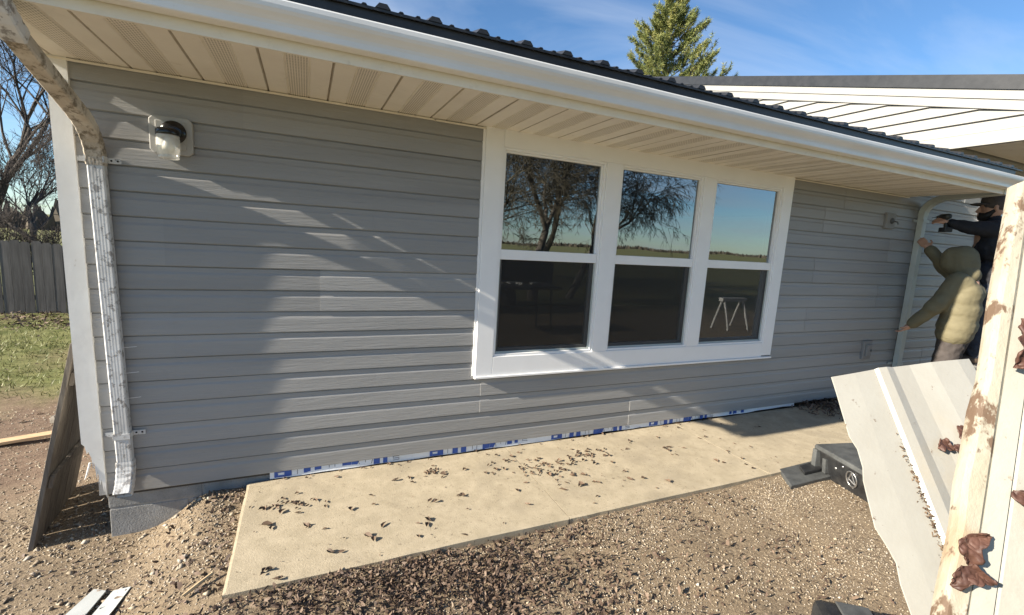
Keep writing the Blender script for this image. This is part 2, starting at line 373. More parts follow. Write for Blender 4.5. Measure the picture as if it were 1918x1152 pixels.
# ------------------------------------------------------------------ concrete walk
ZS = -.05
bed = MB().box((-.30,-.93,-.24), (6.36,-.012,-.17)).build('pavement', m_mortar); struct(bed)
for x0, x1 in ((-.335,1.379),(1.383,3.055),(3.059,4.723),(4.727,6.4)):
    b = MB(); nxs = 24; nys = 14
    V = []; 
    # top with slightly worn edges, sides down to the bed
    xs = np.concatenate([[x0, x0+.012], np.linspace(x0+.04, x1-.04, nxs-4), [x1-.012, x1]]); ys = np.concatenate([[-.968, -.956], np.linspace(-.93, -.018, nys-2)])
    for i, x in enumerate(xs):
        for j, y in enumerate(ys):
            e = min(y+.968, (x-x0) if x0 < 0 else 9)
            dz = -.004*max(0, 1-e/.012) + .0015*math.sin(x*5+y*9)
            if i in (0, nxs-1) or j == 0: V.append((x+npr.normal(0,.0015), y+npr.normal(0,.001), ZS+dz))
            else: V.append((x, y, ZS+dz))
    F = [(i*nys+j, (i+1)*nys+j, (i+1)*nys+j+1, i*nys+j+1) for i in range(nxs-1) for j in range(nys-1)]
    o = len(V); ring = [i*nys for i in range(nxs)] + [(nxs-1)*nys+j for j in range(1, nys)] + [i*nys+nys-1 for i in range(nxs-2, -1, -1)] + [j for j in range(nys-2, 0, -1)]
    V += [(V[k][0], V[k][1], -.2) for k in ring]
    F += [(ring[k], ring[(k+1) % len(ring)], o+(k+1) % len(ring), o+k) for k in range(len(ring))]
    b.add(V, F); b.build('slab', m_conc, bed)
m_dirt = mat('joint_dirt', (.09,.065,.045), (.045,.033,.024), 40, .95)
for xj in (1.381, 3.057, 4.725): MB().box((xj-.0019, -.962, -.19), (xj+.0019, -.02, ZS-.0025)).build('joint_fill', m_dirt, bed)

# ------------------------------------------------------------------ house
P5 = .127
XL, XR = -1.03, 9.6            # front wall
ZT = 2.25                      # soffit
house = thing('house', 'grey lap sided house with white triple window, cream soffit, white gutter and black metal roof', 'house', (2.6, 0, -.1))
def hp(o):  # parent to house keeping world position
    o.parent = house; o.matrix_parent_inverse = Matrix.Translation(house.location).inverted(); return o
house_inv = Matrix.Translation(Vector((2.6, 0, -.1))).inverted()
def part(mb, name, mats, bevel=0): return hp(mb.build(name, mats, None, bevel))
def sub(mb, name, mats, parent, bevel=0):
    o = mb.build(name, mats, parent, bevel)
    return o     # level-2 parts sit at identity world transform, so plain parenting keeps coordinates

# sheathing behind the siding (with the window opening), other walls, floor, ceiling
WX0, WX1, WZ0, WZ1 = 1.21, 4.07, .62, 2.17
fwall = MB()
fwall.box((XL+.01, .0, -.02), (WX0, .12, 2.6)); fwall.box((WX1, .0, -.02), (6.4, .12, 2.6)); fwall.box((6.402, .0, -.02), (XR, .12, 2.6)); fwall.box((6.76, .001, 2.602), (XR, .119, 3.1))
fwall.box((WX0, .0, -.02), (WX1, .12, WZ0)); fwall.box((WX0, .0, WZ1), (WX1, .12, 2.6))
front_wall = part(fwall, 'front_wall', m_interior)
gw = MB().box((XL+.012, .122, -.02), (XL+.12, 7.0, 2.6)); gw.box((XR-.1, .122, -.02), (XR, 7.0, 3.3))
gw.box((XL+.122, 6.88, -.02), (XR-.102, 7.0, 2.6))
part(gw, 'outer_wall', m_siding)
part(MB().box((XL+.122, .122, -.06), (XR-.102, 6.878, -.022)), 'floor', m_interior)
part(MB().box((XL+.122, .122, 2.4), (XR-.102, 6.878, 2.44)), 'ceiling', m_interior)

# Dutch-lap siding, two courses to a panel
def course(z0, n=2, y0=0.0):
    """profile (y,z) from the top down for n courses starting at z0"""
    pr = []
    for k in range(n-1, -1, -1):
        b = z0 + k*P5
        pr += [(y0-.0030, b+P5+.006 if k == n-1 else b+P5-.0005), (y0-.0035, b+P5*.955), (y0-.0080, b+P5*.925), (y0-.0088, b+P5*.735), (y0-.0108, b+P5*.685), (y0-.0130, b+P5*.638), (y0-.0134, b+P5*.61), (y0-.0167, b+.002), (y0-.0157, b-.0008), (y0-.0030, b-.0004)]
    return pr
def joint(u, v): return at(u, v, 1, -.012).x
joints = {0: [joint(1180,770)], 1: [joint(902,742), joint(1495,690)], 2: [], 3: [joint(331,625), joint(1510,598)], 4: [joint(604,552), joint(1643,552)],
          5: [joint(313,455), joint(1525,508)], 6: [joint(704,392), joint(1665,470)], 7: [joint(1545,410)], 8: [joint(460,205), joint(1585,368)]}
OPX0, OPX1 = 1.098, 4.185      # outside of window trim
for i in range(12):
    z0 = i*2*P5
    js = sorted(joints.get(i, [7.0+.3*(i % 2)]))
    js = [j for j in js if XL < j < XR]
    if i >= 10: spans = [(6.76, XR)]
    elif i == 9: spans = [(6.10, XR)]
    elif z0 + 2*P5 > .54: spans = [(XL-.012, OPX0-.003), (OPX1+.003, XR)]
    else: spans = [(XL-.012, XR)]
    for a, b in spans:
        cuts = [a] + [j for j in js if a+.15 < j < b-.15] + [b]
        # far right run gets one more joint past the downspout
        if b > 7.5 and cuts[-2] < 6.0: cuts.insert(-1, 6.62 + .37*((i*7) % 3))
        for k in range(len(cuts)-1):
            mb = MB(); dyo = 0.0024*(k % 2)
            pr = course(z0, 2, -dyo)
            ax0 = cuts[k] - (.012 if (k % 2 and k) else 0); ax1 = cuts[k+1] + (.012 if (k % 2 and k < len(cuts)-2) else 0)
            # slight waviness along the run
            nseg = max(2, int((ax1-ax0)/.4)); V = []; F = []; n = len(pr)
            for s in range(nseg+1):
                x = ax0 + (ax1-ax0)*s/nseg
                wv = .0007*math.sin(x*3.1+i*1.7)
                for (yy, zz) in pr: V.append((x, yy+wv*.6, zz + (.0008*math.sin(x*2.3+i))))
            for s in range(nseg):
                for q in range(n-1): F.append((s*n+q, s*n+q+1, (s+1)*n+q+1, (s+1)*n+q))
            mb.add(V, F)
            # end returns so the overlap at a joint has a visible edge
            for s in (0, nseg):
                base = [V[s*n+q] for q in range(n)]; back = [(p[0], .0 - .002, p[2]) for p in base]
                mb.add(base+back, [(q, q+1, n+q+1, n+q) for q in range(n-1)])
            sub(mb, 'siding_panel', m_siding, front_wall)

# house wrap strip below the siding with its cut-off blue print
wrap = MB(); V = []; F = []
xs = np.linspace(-.215, 4.70, 120)
for x in xs:
    zb = -.046 + .010*max(0, (x-1)/4) + .003*math.sin(x*6.1)+.002*math.sin(x*17)
    yo = -.0025 - .003*max(0, math.sin(x*4.4+.5))
    V += [(x, -.002, .012), (x, yo-.002, -.012), (x, yo-.004-.004*math.sin(x*5+1), zb)]
F = [(3*i+j, 3*i+3+j, 3*i+4+j, 3*i+1+j) for i in range(len(xs)-1) for j in range(2)]
wrap.add(V, F, 0, True)
wrap_o = part(wrap, 'house_wrap', m_wrap)
def pq(x0, x1, z0, z1, sl=0, sr=0): return [(x0, z0), (x1, z0), (x1+sr, z1), (x0+sl, z1)]
pd = .985
for k in range(5):
    X = -.19 + k*pd
    pr = MB(); dk = MB()
    def fl(mbx, q, y=-.0092): mbx.add([(X+a, y, b) for a, b in q], [(0,1,2,3)])
    if k < 4:
        # logo block with a white window, two letter stems, a gabled shape, two stems
        for q in (pq(0,.02,-.042,.004), pq(.056,.098,-.042,.004), pq(.0205,.0555,-.042,-.03), pq(.0205,.0555,-.012,.004),
                  pq(.168,.208,-.044,.004), pq(.232,.272,-.044,.004), pq(.40,.452,-.044,.004,0,.006), pq(.454,.486,-.044,.004,.006,.022),
                  pq(.60,.640,-.041,.004), pq(.662,.690,-.041,.004)): fl(pr, q)
        for q in (pq(.130,.1325,-.038,.004), pq(.318,.321,-.034,.0), pq(.3215,.352,-.003,.0), pq(.3525,.3555,-.034,.0), pq(.508,.511,-.034,.004,-.012,-.012),
                  pq(.545,.5475,-.020,.004), pq(.583,.586,-.034,.004,.010,.010),
                  pq(.728,.770,-.006,-.003), pq(.728,.731,-.016,-.0065), pq(.728,.770,-.0195,-.0165), pq(.767,.770,-.029,-.020), pq(.728,.770,-.0325,-.0295)): fl(dk, q)
        struct(sub(dk, 'print_outline', m_inkline, wrap_o), 'stuff')
    else:
        for q in (pq(0,.03,-.034,.002), pq(.05,.098,-.034,.002), pq(.16,.2,-.034,.002)): fl(pr, q)
    struct(sub(pr, 'print', m_blue, wrap_o), 'stuff')

# foundation blocks at the left corner
fnd = part(MB().box((XL+.02, .0155, -.55), (-.2, .2, -.003)), 'foundation', m_mortar)
for (x0, x1, z0, z1) in ((-1.015,-.575,-.098,-.004),(-.565,-.20,-.098,-.004),(-1.012,-.645,-.298,-.108),(-.635,-.20,-.298,-.108),(-1.012,-.5,-.5,-.308)):
    sub(MB().box((x0, .012, z0), (x1, .043, z1)), 'block', m_block, fnd, .004)
for k in range(8):
    sub(MB().box((-1.015, .05+k*.42, -.298), (-.985, .05+k*.42+.41, -.108)), 'block', m_block, fnd, .004)
    sub(MB().box((-1.015, .05+k*.42-.2+.21, -.098), (-.985, .05+k*.42+.41, -.004)), 'block', m_block, fnd, .004)

# white corner post, snapped off above the foundation
cp = MB()
tx0, tx1, bx0, bx1 = -1.118, -1.040, -1.094, -1.006
def cpx(z, s): t = (z)/2.25; return (bx0 + (tx0-bx0)*t) if s == 0 else (bx1 + (tx1-bx1)*t)
jag = [(0, .31), (.14, .295), (.22, .25), (.30, .262), (.42, .225), (.46, .16), (.52, .205), (.60, .10), (.66, .15), (.74, .065), (.80, .10), (.88, .02), (.93, .06), (1, -.015)]
V = []; F = []
for t, zb in jag:
    for zz in (2.26, zb): V.append((cpx(zz, 0)*(1-t)+cpx(zz, 1)*t, -.0265, zz))
for i in range(len(jag)-1): F.append((2*i, 2*i+2, 2*i+3, 2*i+1))
cp.add(V, F)
V2 = [(p[0]+.0, p[1]+.0025, p[2]) for p in V]; cp.add(V2, F)
cp.add([V[0], V[1], (V[1][0], .075, .31), (V[0][0], .075, 2.26)], [(0,1,2,3)])
cp.add([V[-2], V[-1], (V[-1][0], .0, -.015), (V[-2][0], .0, 2.26)], [(0,1,2,3)])
cpo = part(cp, 'corner_post', m_white)
spl = MB(); spl.tube([(-1.068,-.022,.20), (-1.085,-.03,.13), (-1.092,-.035,.11)], [.006,.004,.001], 5); sub(spl, 'splinter', m_white, cpo)

# window: trim boards, mullions, sashes, panes, screens
win = MB()
YT = -.034
win.box((OPX0, YT, .533), (1.228, -.0, 2.262)); win.box((4.052, YT, .545), (OPX1, -.0, 2.262))
win.box((1.2285, YT, 2.138), (4.0515, -.0, 2.262)); win.box((1.2285, YT, .533), (4.0515, -.0, .672))
for a, b in ((2.078, 2.214), (3.068, 3.203)): win.box((a, YT+.002, .6725), (b, -.0, 2.1375))
window = part(win, 'window', m_trim, .003)
sub(MB().box((OPX0-.004, YT-.012, .515), (OPX1+.002, -.0, .532)), 'sill', m_trim, window, .003)
sub(MB().box((OPX0-.018, YT+.012, .535), (OPX0-.001, -.0, 2.25)), 'side_flange', m_trim, window)
for a, b in ((1.2285, 2.0775), (2.2145, 3.0675), (3.2035, 4.0515)):
    fr = MB(); t = .017
    z0, z1, zm0, zm1 = .6725, 2.1375, 1.376, 1.446
    fr.box((a, -.026, z0), (a+t, .03, z1)); fr.box((b-t, -.026, z0), (b, .03, z1))
    fr.box((a+t+.0005, -.026, z1-t), (b-t-.0005, .03, z1)); fr.box((a+t+.0005, -.026, z0), (b-t-.0005, .03, z0+t))
    sub(fr, 'window_frame', m_trim, window, .002)
    a2, b2 = a+t+.001, b-t-.001
    ms = MB(); ms.box((a2, -.018, zm0), (b2, .02, zm1)); sub(ms, 'meeting_rail', m_trim, window, .003)
    # upper sash
    us = MB(); s = .012
    us.box((a2, -.012, zm1+.0005), (a2+s, .018, z1-t-.001)); us.box((b2-s, -.012, zm1+.0005), (b2, .018, z1-t-.001)); us.box((a2+s+.0005, -.012, z1-t-.001-s), (b2-s-.0005, .018, z1-t-.001))
    sub(us, 'upper_sash', m_trim, window, .0015)
    sub(MB().add([(a2+s, .006, zm1), (b2-s, .006, zm1), (b2-s, .006, z1-t-s), (a2+s, .006, z1-t-s)], [(0,1,2,3)]), 'upper_pane', m_glass, window)
    # lower sash, set further back
    ls = MB(); s = .03
    ls.box((a2, .008, z0+t+.001), (a2+s, .045, zm0-.0005)); ls.box((b2-s, .008, z0+t+.001), (b2, .045, zm0-.0005)); ls.box((a2+s+.0005, .008, z0+t+.001), (b2-s-.0005, .045, z0+t+.035))
    sub(ls, 'lower_sash', m_trim, window, .0015)
    sub(MB().add([(a2+s, .03, z0+t+.035), (b2-s, .03, z0+t+.035), (b2-s, .03, zm0), (a2+s, .03, zm0)], [(0,1,2,3)]), 'lower_pane', m_glass, window)
    sf = MB(); q = .012
    sf.box((a2+.001, -.006, z0+t+.002), (a2+q, .004, zm0-.001)); sf.box((b2-q, -.006, z0+t+.002), (b2-.001, .004, zm0-.001)); sf.box((a2+q+.0005, -.006, z0+t+.002), (b2-q-.0005, .004, z0+t+.014))
    sfo = sub(sf, 'screen_frame', m_spout_r, window)
    sub(MB().add([(a2+q, .001, z0+t+.014), (b2-q, .001, z0+t+.014), (b2-q, .001, zm0), (a2+q, .001, zm0)], [(0,1,2,3)]), 'insect_screen', m_screen, window)

# soffit: 305 mm panels, middle third vented
YS = -.705
SX0, SX1 = -1.165, 6.08
sof = MB().box((SX0+.02, YS+.012, ZT+.028), (6.05, -.001, ZT+.036))
soffit = part(sof, 'soffit', m_soffit)
SP = .3033; x = -.793 - 2*SP
n = 0
while x < SX1:
    a = max(x, SX0); b = min(x+SP, SX1)
    if b-a > .03:
        mb = MB(); g = .006; t3 = SP/3
        cuts = [(0, t3, 0), (t3, 2*t3, 1), (2*t3, SP, 0)]
        for c0, c1, mi in cuts:
            p0 = max(x+c0+g, a); p1 = min(x+c1-g, b)
            if p1 <= p0: continue
            dip = .0012*math.sin(n*2.1+c0*30)
            ys = np.linspace(YS, -.003, 6); V = []; F = []
            for yv in ys:
                sag = dip*math.sin((yv-YS)/.7*math.pi)
                V += [(p0, yv, ZT+sag), (p1, yv, ZT+sag)]
            F = [(2*i, 2*i+1, 2*i+3, 2*i+2) for i in range(5)]; mb.add(V, F, mi)
            # V groove sides rising between the flats
            deep = .010 if c0 == 0 else .006
            if x+c0 >= a: mb.add([(p0, YS, ZT), (p0, -.003, ZT), (x+c0+.001, -.003, ZT+deep), (x+c0+.001, YS, ZT+deep)], [(0,1,2,3)], 2 if c0 == 0 else 0)
            deep = .012 if c1 == SP else .006
            if x+c1 <= b: mb.add([(p1, YS, ZT), (p1, -.003, ZT), (x+c1+.001, -.003, ZT+deep), (x+c1+.001, YS, ZT+deep)], [(0,1,2,3)], 2 if c1 == SP else 0)
        sub(mb, 'soffit_panel', [m_soffit, m_vent, m_groove], soffit)
    x += SP; n += 1
for a, b, dz in ((SX0, .755, 0), (.745, 6.1, -.002)):
    ch = MB().box((a, -.030, ZT-.015+dz), (b, -.0215, ZT-.005+dz)); sub(ch, 'wall_channel', m_soffit, soffit)
sub(MB().box((SX1, YS, ZT-.004), (SX1+.012, -.002, ZT+.03)), 'end_channel', m_soffit, soffit)
# unseen bar off the gable end, added to split the sun streak on the wall
part(MB().box((-1.335, -.70, 2.235), (-1.31, .05, 2.275)), 'shadow_bar', m_white)

# fascia, gutter, roof
part(MB().box((-1.38, -.722, ZT-.004), (6.36, -.7065, 2.42)), 'fascia', m_soffit)
gp = [(-.7245,2.412),(-.7245,2.302),(-.728,2.292),(-.786,2.292),(-.791,2.296),(-.793,2.318),(-.797,2.332),(-.806,2.345),(-.817,2.357),(-.824,2.37),(-.826,2.384),(-.826,2.402),(-.8235,2.4075),(-.817,2.4085),(-.812,2.4055),(-.812,2.401),
      (-.8165,2.4035),(-.8215,2.4025),(-.822,2.384),(-.820,2.371),(-.814,2.36),(-.803,2.348),(-.794,2.335),(-.789,2.319),(-.7875,2.298),(-.73,2.297),(-.7285,2.303),(-.7285,2.412)]
gm = MB(); V = []; F = []
xs = np.linspace(-1.42, 6.40, 40); n = len(gp)
for x in xs:
    for (yy, zz) in gp: V.append((x, yy+.0016*math.sin(x*1.9)+.0009*math.sin(x*7.3), zz+.0022*math.sin(x*1.3+1)))
for i in range(len(xs)-1):
    for q in range(n-1): F.append((i*n+q, i*n+q+1, (i+1)*n+q+1, (i+1)*n+q))
gm.add(V, F, 0, False)
for xe in (-1.42, 6.40): gm.add([(xe, a, b+.001) for a, b in gp[:14]], [tuple(range(14))])
gutter = part(gm, 'gutter', m_gutter)
for xs_ in (2.28,):
    sl = MB(); 
    pr = [(a-.0022 if a < -.73 else a-.001, b-.002) for a, b in gp[1:13]]
    sl.extrude(pr, xs_, xs_+.06, closed=False); sub(sl, 'joint_sleeve', m_gutter, gutter)
# roof: slope .25, black ribs
RS = .255; RY0 = -.765; RZ0 = 2.492
def rz(y): return RZ0 + RS*(y-RY0)
rm = MB().add([(-1.45, RY0, RZ0), (6.45, RY0, RZ0), (6.45, 3.6, rz(3.6)), (-1.45, 3.6, rz(3.6)), (6.45, 7.6, rz(3.6)-4*RS), (-1.45, 7.6, rz(3.6)-4*RS)], [(0,1,2,3), (3,2,4,5)])
rm.add([(-1.45, RY0, RZ0-.012), (6.45, RY0, RZ0-.012), (6.45, 3.6, rz(3.6)-.012), (-1.45, 3.6, rz(3.6)-.012), (6.45, 7.6, rz(3.6)-4*RS-.012), (-1.45, 7.6, rz(3.6)-4*RS-.012)], [(0,1,2,3), (3,2,4,5)])
rm.add([(-1.45, RY0, RZ0), (6.45, RY0, RZ0), (6.45, RY0, RZ0-.012), (-1.45, RY0, RZ0-.012)], [(0,1,2,3)])
rm.add([(-1.45, RY0, RZ0), (-1.45, 3.6, rz(3.6)), (-1.45, 3.6, rz(3.6)-.012), (-1.45, RY0, RZ0-.012)], [(0,1,2,3)])
roof = part(rm, 'roof', m_roof)
sub(MB().box((-1.44, -.748, 2.405), (6.36, -.7335, 2.481)), 'eave_trim', m_roof, roof)
ribp = [(-.034, 0), (-.017, .021), (.017, .021), (.034, 0)]
ribm = MB()
V = [(a, RY0-.004, RZ0+b+.0006) for a, b in ribp] + [(a, 3.58, rz(3.58)+b+.0006) for a, b in ribp]
ribm.add(V, [(0,1,5,4), (1,2,6,5), (2,3,7,6), (0,3,2,1)])
# minor pencil ribs either side
for off in (-.08, .08):
    V = [(off+a*.35, RY0-.003, RZ0+b*.3+.0006) for a, b in ribp] + [(off+a*.35, 3.58, rz(3.58)+b*.3+.0006) for a, b in ribp]
    ribm.add(V, [(0,1,5,4), (1,2,6,5), (2,3,7,6), (0,3,2,1)])
rib0 = None
xr = at(717.7, 10, 1, RY0).x - 8*.2365
while xr < 6.4:
    if xr > -1.4:
        if rib0 is None: rib0 = sub(ribm, 'rib', m_roof, roof); rib0.location.x = xr
        else:
            c = rib0.copy(); COL.objects.link(c); c.parent = roof; c.location.x = xr
    xr += .2365
# screws along the eave
part(MB().box((-1.44, -.74, 2.4825), (6.44, -.60, 2.4895)), 'closure_strip', m_roof)

# ---- downspouts
def sweep_pipe(path, wdt, dep, side, flutes=True, ridges=()):
    """rectangular pipe along path; side = width direction"""
    mb = MB(); V = []; F = []
    side = Vector(side)
    prof = []
    r = .006; hw, hd = wdt/2, dep/2
    def edge(a, b, k, depth):
        out = []
        for i in range(k):
            t = (i+.5)/k; p = (a[0]+(b[0]-a[0])*t, a[1]+(b[1]-a[1])*t); nrm = (b[1]-a[1], -(b[0]-a[0])); l = math.hypot(*nrm)
            sgn = depth if i % 2 else 0
            out.append((p[0]-nrm[0]/l*sgn, p[1]-nrm[1]/l*sgn))
        return out
    cs = [(-hw,-hd),(hw,-hd),(hw,hd),(-hw,hd)]
    for i in range(4):
        a, b = cs[i], cs[(i+1) % 4]
        d = (b[0]-a[0], b[1]-a[1]); l = math.hypot(*d); d = (d[0]/l, d[1]/l)
        a2 = (a[0]+d[0]*r, a[1]+d[1]*r); b2 = (b[0]-d[0]*r, b[1]-d[1]*r)
        prof += [a2] + (edge(a2, b2, 9 if i % 2 == 0 else 5, .0003) if flutes else []) + [b2]
    n = len(prof); pts = [Vector(p) for p in path]
    for i, p in enumerate(pts):
        d = (pts[min(i+1, len(pts)-1)]-pts[max(i-1, 0)]).normalized()
        s = side; f = d.cross(s).normalized()
        k = 1 + (ridges[i] if i < len(ridges) else 0)
        for a, b in prof: V.append(p + s*a*k + f*b*k)
    for i in range(len(pts)-1):
        for q in range(n): F.append((i*n+q, i*n+(q+1) % n, (i+1)*n+(q+1) % n, (i+1)*n+q))
    return mb.add(V, F)
def bend(c0, c1, c2, k=13):
    """quadratic corner c0-c1-c2"""
    return [tuple((1-t)**2*a + 2*t*(1-t)*b + t*t*c for a, b, c in zip(c0, c1, c2)) for t in np.linspace(0, 1, k)]
dwx, ddy = .068, .050
yc = -.0185-ddy/2
xt, xb = -.949, -.905
def dsx(z): return xb + (xt-xb)*z/1.85
dsr = part(sweep_pipe([(dsx(1.78), yc, 1.78), (dsx(.9), yc, .9), (dsx(.17), yc, .17)], dwx, ddy, (1,0,0)), 'downspout', m_spout)
tag_l = dsr
def ridg(k): return [(.05 if i % 2 else 0) for i in range(k)]
bd = bend((dsx(.20), yc, .20), (dsx(.10), yc-.004, .10), (dsx(.03)-.004, yc-.075, .035), 13)
sub(sweep_pipe(bd, dwx+.006, ddy+.006, (1,0,0), True, ridg(13)), 'outlet_elbow', m_spout, dsr)
# top elbow, slanted pipe, gutter elbow
ez = 1.915; e0 = (dsx(1.8), yc, 1.76); e1 = (dsx(1.85), yc, ez); sl_end = (-.975, -.742, 2.19)
def lerp(a, b, t): return tuple(p+(q-p)*t for p, q in zip(a, b))
e2 = lerp(e1, sl_end, .24)
sub(sweep_pipe(bend(e0, e1, e2, 15), dwx+.005, ddy+.005, (1,0,0), True, ridg(15)), 'top_elbow', m_spout_brown, dsr)
sub(sweep_pipe([e2, lerp(e1, sl_end, .5), lerp(e1, sl_end, .86)], dwx+.002, ddy+.008, (1,0,0)), 'slanted_pipe', m_spout_brown, dsr)
g0 = lerp(e1, sl_end, .84)
sub(sweep_pipe(bend(g0, (-.977, -.762, 2.225), (-.977, -.760, 2.296), 13), dwx+.007, ddy+.012, (1,0,0), True, ridg(13)), 'gutter_elbow', m_spout, dsr)
for z in (1.79, .345):
    xx = dsx(z); st = MB()
    st.box((xx-dwx/2-.004, yc-ddy/2-.004, z-.016), (xx+dwx/2+.004, yc-ddy/2-.0005, z+.016))
    st.box((xx+dwx/2+.001, yc-ddy/2-.002, z-.016), (xx+dwx/2+.004, -.017, z+.016)); st.box((xx+dwx/2+.0045, -.020, z-.014), (xx+dwx/2+.058, -.0165, z+.012))
    st.box((xx-dwx/2-.004, yc-ddy/2-.0003, z-.016), (xx-dwx/2-.001, -.017, z+.016)); st.box((xx-dwx/2-.05, -.020, z-.014), (xx-dwx/2-.0045, -.0165, z+.012))
    s_o = sub(st, 'strap', m_spout, dsr, .001)
    for du in (.018, .044): sub(MB().lathe([(.0001,.004),(.004,.0035),(.005,.001)], (xx+dwx/2+du, -.0205, z), (0,-1,0), 10), 'screw', m_blackgloss, dsr)
for z in (.83, .69, .55):
    sub(MB().tube([(dsx(z)+.03, -.045, z), (dsx(z)+.095, -.05, z+.006)], [.0012,.0012], 5), 'wire_tie', m_trim, dsr)

rx = 6.40
r_ds = part(sweep_pipe([(rx-.02, -.048, 2.08), (rx, -.048, 1.0), (rx, -.048, -.03)], .085, .058, (1,0,0)), 'downspout', m_spout_r)
sub(sweep_pipe(bend((rx-.02,-.048,2.06), (rx-.02,-.05,2.20), (rx-.04,-.22,2.245), 13), .09, .062, (1,0,0), True, ridg(13)), 'top_elbow', m_spout_r, r_ds)
sub(sweep_pipe([(rx-.04,-.21,2.243), (rx-.08,-.73,2.275)], .086, .058, (1,0,0)), 'slanted_pipe', m_spout_r, r_ds)
for z in (2.0, .34):
    st = MB().box((rx-.065, -.085, z-.016), (rx+.055, -.0785, z+.016)); st.box((rx-.13, -.024, z-.014), (rx-.045, -.0165, z+.014)); sub(st, 'strap', m_spout_r, r_ds, .001)

# ------------------------------------------------------------------ wall lamp and boxes
lamp = thing('wall_lamp', 'jelly jar wall lamp with black cap on a pale square mounting block', 'lamp', (-.637, -.02, 1.945))
lc = Vector((-.637, 0, 1.945))
def lpart(mb, name, mt, bevel=0):
    o = mb.build(name, mt, None, bevel); o.parent = lamp; o.matrix_parent_inverse = Matrix.Translation(lamp.location).inverted(); return o
mb = MB(); hw = .094
pr = [(-hw+.018,-hw),(hw-.018,-hw),(hw,-hw+.018),(hw,hw-.018),(hw-.018,hw),(-hw+.018,hw),(-hw,hw-.018),(-hw,-hw+.018)]
mb.add([(lc.x+a, -.014, lc.z+b) for a, b in pr]+[(lc.x+a, -.040, lc.z+b) for a, b in pr], [tuple(range(8)), tuple(range(8,16))]+[(i,(i+1)%8,8+(i+1)%8,8+i) for i in range(8)])
m_block_v = mat('mount_block_vinyl', (.40,.395,.375), (.36,.355,.335), 8, .5)
m_block_g = mat('mount_block_grey', (.25,.25,.245), (.22,.22,.215), 8, .6)
lpart(mb, 'mounting_block', m_block_v, .004)
lpart(MB().box((lc.x-.066, -.047, lc.z-.068), (lc.x+.066, -.0405, lc.z+.07)), 'block_plate', m_block_v, .003)
cz = lc.z+.008
lpart(MB().lathe([(.0001,0),(.056,0),(.058,.006),(.054,.014),(.03,.02),(.0001,.021)], (lc.x+.012, -.0475, cz+.008), (0,-1,0), 32), 'wall_plate', m_blackgloss)
jx, jy = -.631, -.132
lpart(MB().tube([(lc.x+.008,-.066,cz+.006), (jx+.006,-.09,1.952), (jx,jy+.02,1.952)], [.02,.018,.018], 12), 'arm', m_blackgloss)
lpart(MB().lathe([(.0001,.036),(.03,.035),(.046,.030),(.0515,.022),(.052,.004),(.0505,0)], (jx, jy, 1.932), (0,0,1), 32), 'cap', m_blackgloss)
jar = [(.046,.006),(.048,-.002),(.049,-.008),(.0475,-.012),(.0495,-.018),(.051,-.045),(.050,-.075),(.047,-.096),(.0445,-.101),(.0465,-.105),(.0455,-.111),(.038,-.117),(.0001,-.120)]
lpart(MB().lathe(jar, (jx, jy, 1.932), (0,0,1), 32), 'jar', m_jar)
lpart(MB().lathe([(.0001,-.085),(.022,-.08),(.028,-.06),(.022,-.035),(.013,-.015),(.013,.0),(.0001,.0)], (jx, jy, 1.930), (0,0,1), 20), 'bulb', m_bulb)

def box_cover(name, label, cx, cz, hw, hh):
    t = thing(name, label, 'outlet', (cx, -.015, cz))
    def bp(mb, nm, mt, bv=0):
        o = mb.build(nm, mt, None, bv); o.parent = t; o.matrix_parent_inverse = Matrix.Translation(t.location).inverted(); return o
    bp(MB().box((cx-hw, -.042, cz-hh), (cx+hw, -.010, cz+hh)), 'mounting_block', m_block_g, .006)
    return t, bp
t1, b1 = box_cover('junction_block', 'square vinyl junction block with grey hub beside the pale downspout, high on the wall', 5.80, 1.965, .085, .085)
b1(MB().lathe([(.0001,.016),(.022,.014),(.03,.008),(.032,0)], (5.815, -.0425, 1.965), (0,-1,0), 16), 'hub', m_greyplastic)
b1(MB().tube([(5.815,-.055,1.965), (5.86,-.075,1.955), (5.875,-.075,1.93)], [.006,.006,.005], 6), 'cable_end', m_greyplastic)
t2, b2 = box_cover('electrical_outlet', 'covered electrical outlet low on the grey siding beside the pale downspout', 5.78, .525, .075, .105)
b2(MB().box((5.735, -.062, .46), (5.825, -.0425, .59)), 'flip_cover', m_block_g, .004)
b2(MB().lathe([(.0001,.008),(.012,.007),(.014,0)], (5.80, -.0625, .525), (0,-1,0), 12), 'latch', m_greyplastic)

# ------------------------------------------------------------------ porch to the right: gable end facing the low roof
XG = 6.72
porch = thing('porch_gable', 'white lap sided porch gable with black metal roof edge rising behind the low roof', 'porch', (9, 1.5, 0))
def ppart(mb, name, mt, bevel=0):
    o = mb.build(name, mt, None, bevel); o.parent = porch; o.matrix_parent_inverse = Matrix.Translation(porch.location).inverted(); return o
pa = at(1310, 160, 0, XG); pb = at(1918, 170, 0, XG)
GS = (pa.z-pb.z)/(pa.y-pb.y)
def rk(y, dz=0): return pb.z + GS*(y-pb.y) + dz          # underside of the black metal trim
YR0, YR1 = -1.25, 5.4                                     # eave .. ridge
def rake_strip(name, z0, z1, x0, x1, mt):
    mb = MB()
    V = [(x0, YR0, rk(YR0, z0)), (x0, YR1, rk(YR1, z0)), (x0, YR1, rk(YR1, z1)), (x0, YR0, rk(YR0, z1))]
    V += [(x1, p[1], p[2]) for p in V]
    mb.add(V, [(0,1,2,3), (4,5,6,7), (0,1,5,4), (2,3,7,6), (1,2,6,5), (0,3,7,4)])
    return ppart(mb, name, mt)
rake_strip('rake_trim', 0, .145, XG-.085, XG+.02, m_roof)
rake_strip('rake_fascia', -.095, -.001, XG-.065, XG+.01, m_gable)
rake_strip('frieze_board', -.195, -.096, XG-.05, XG+.005, m_gable)
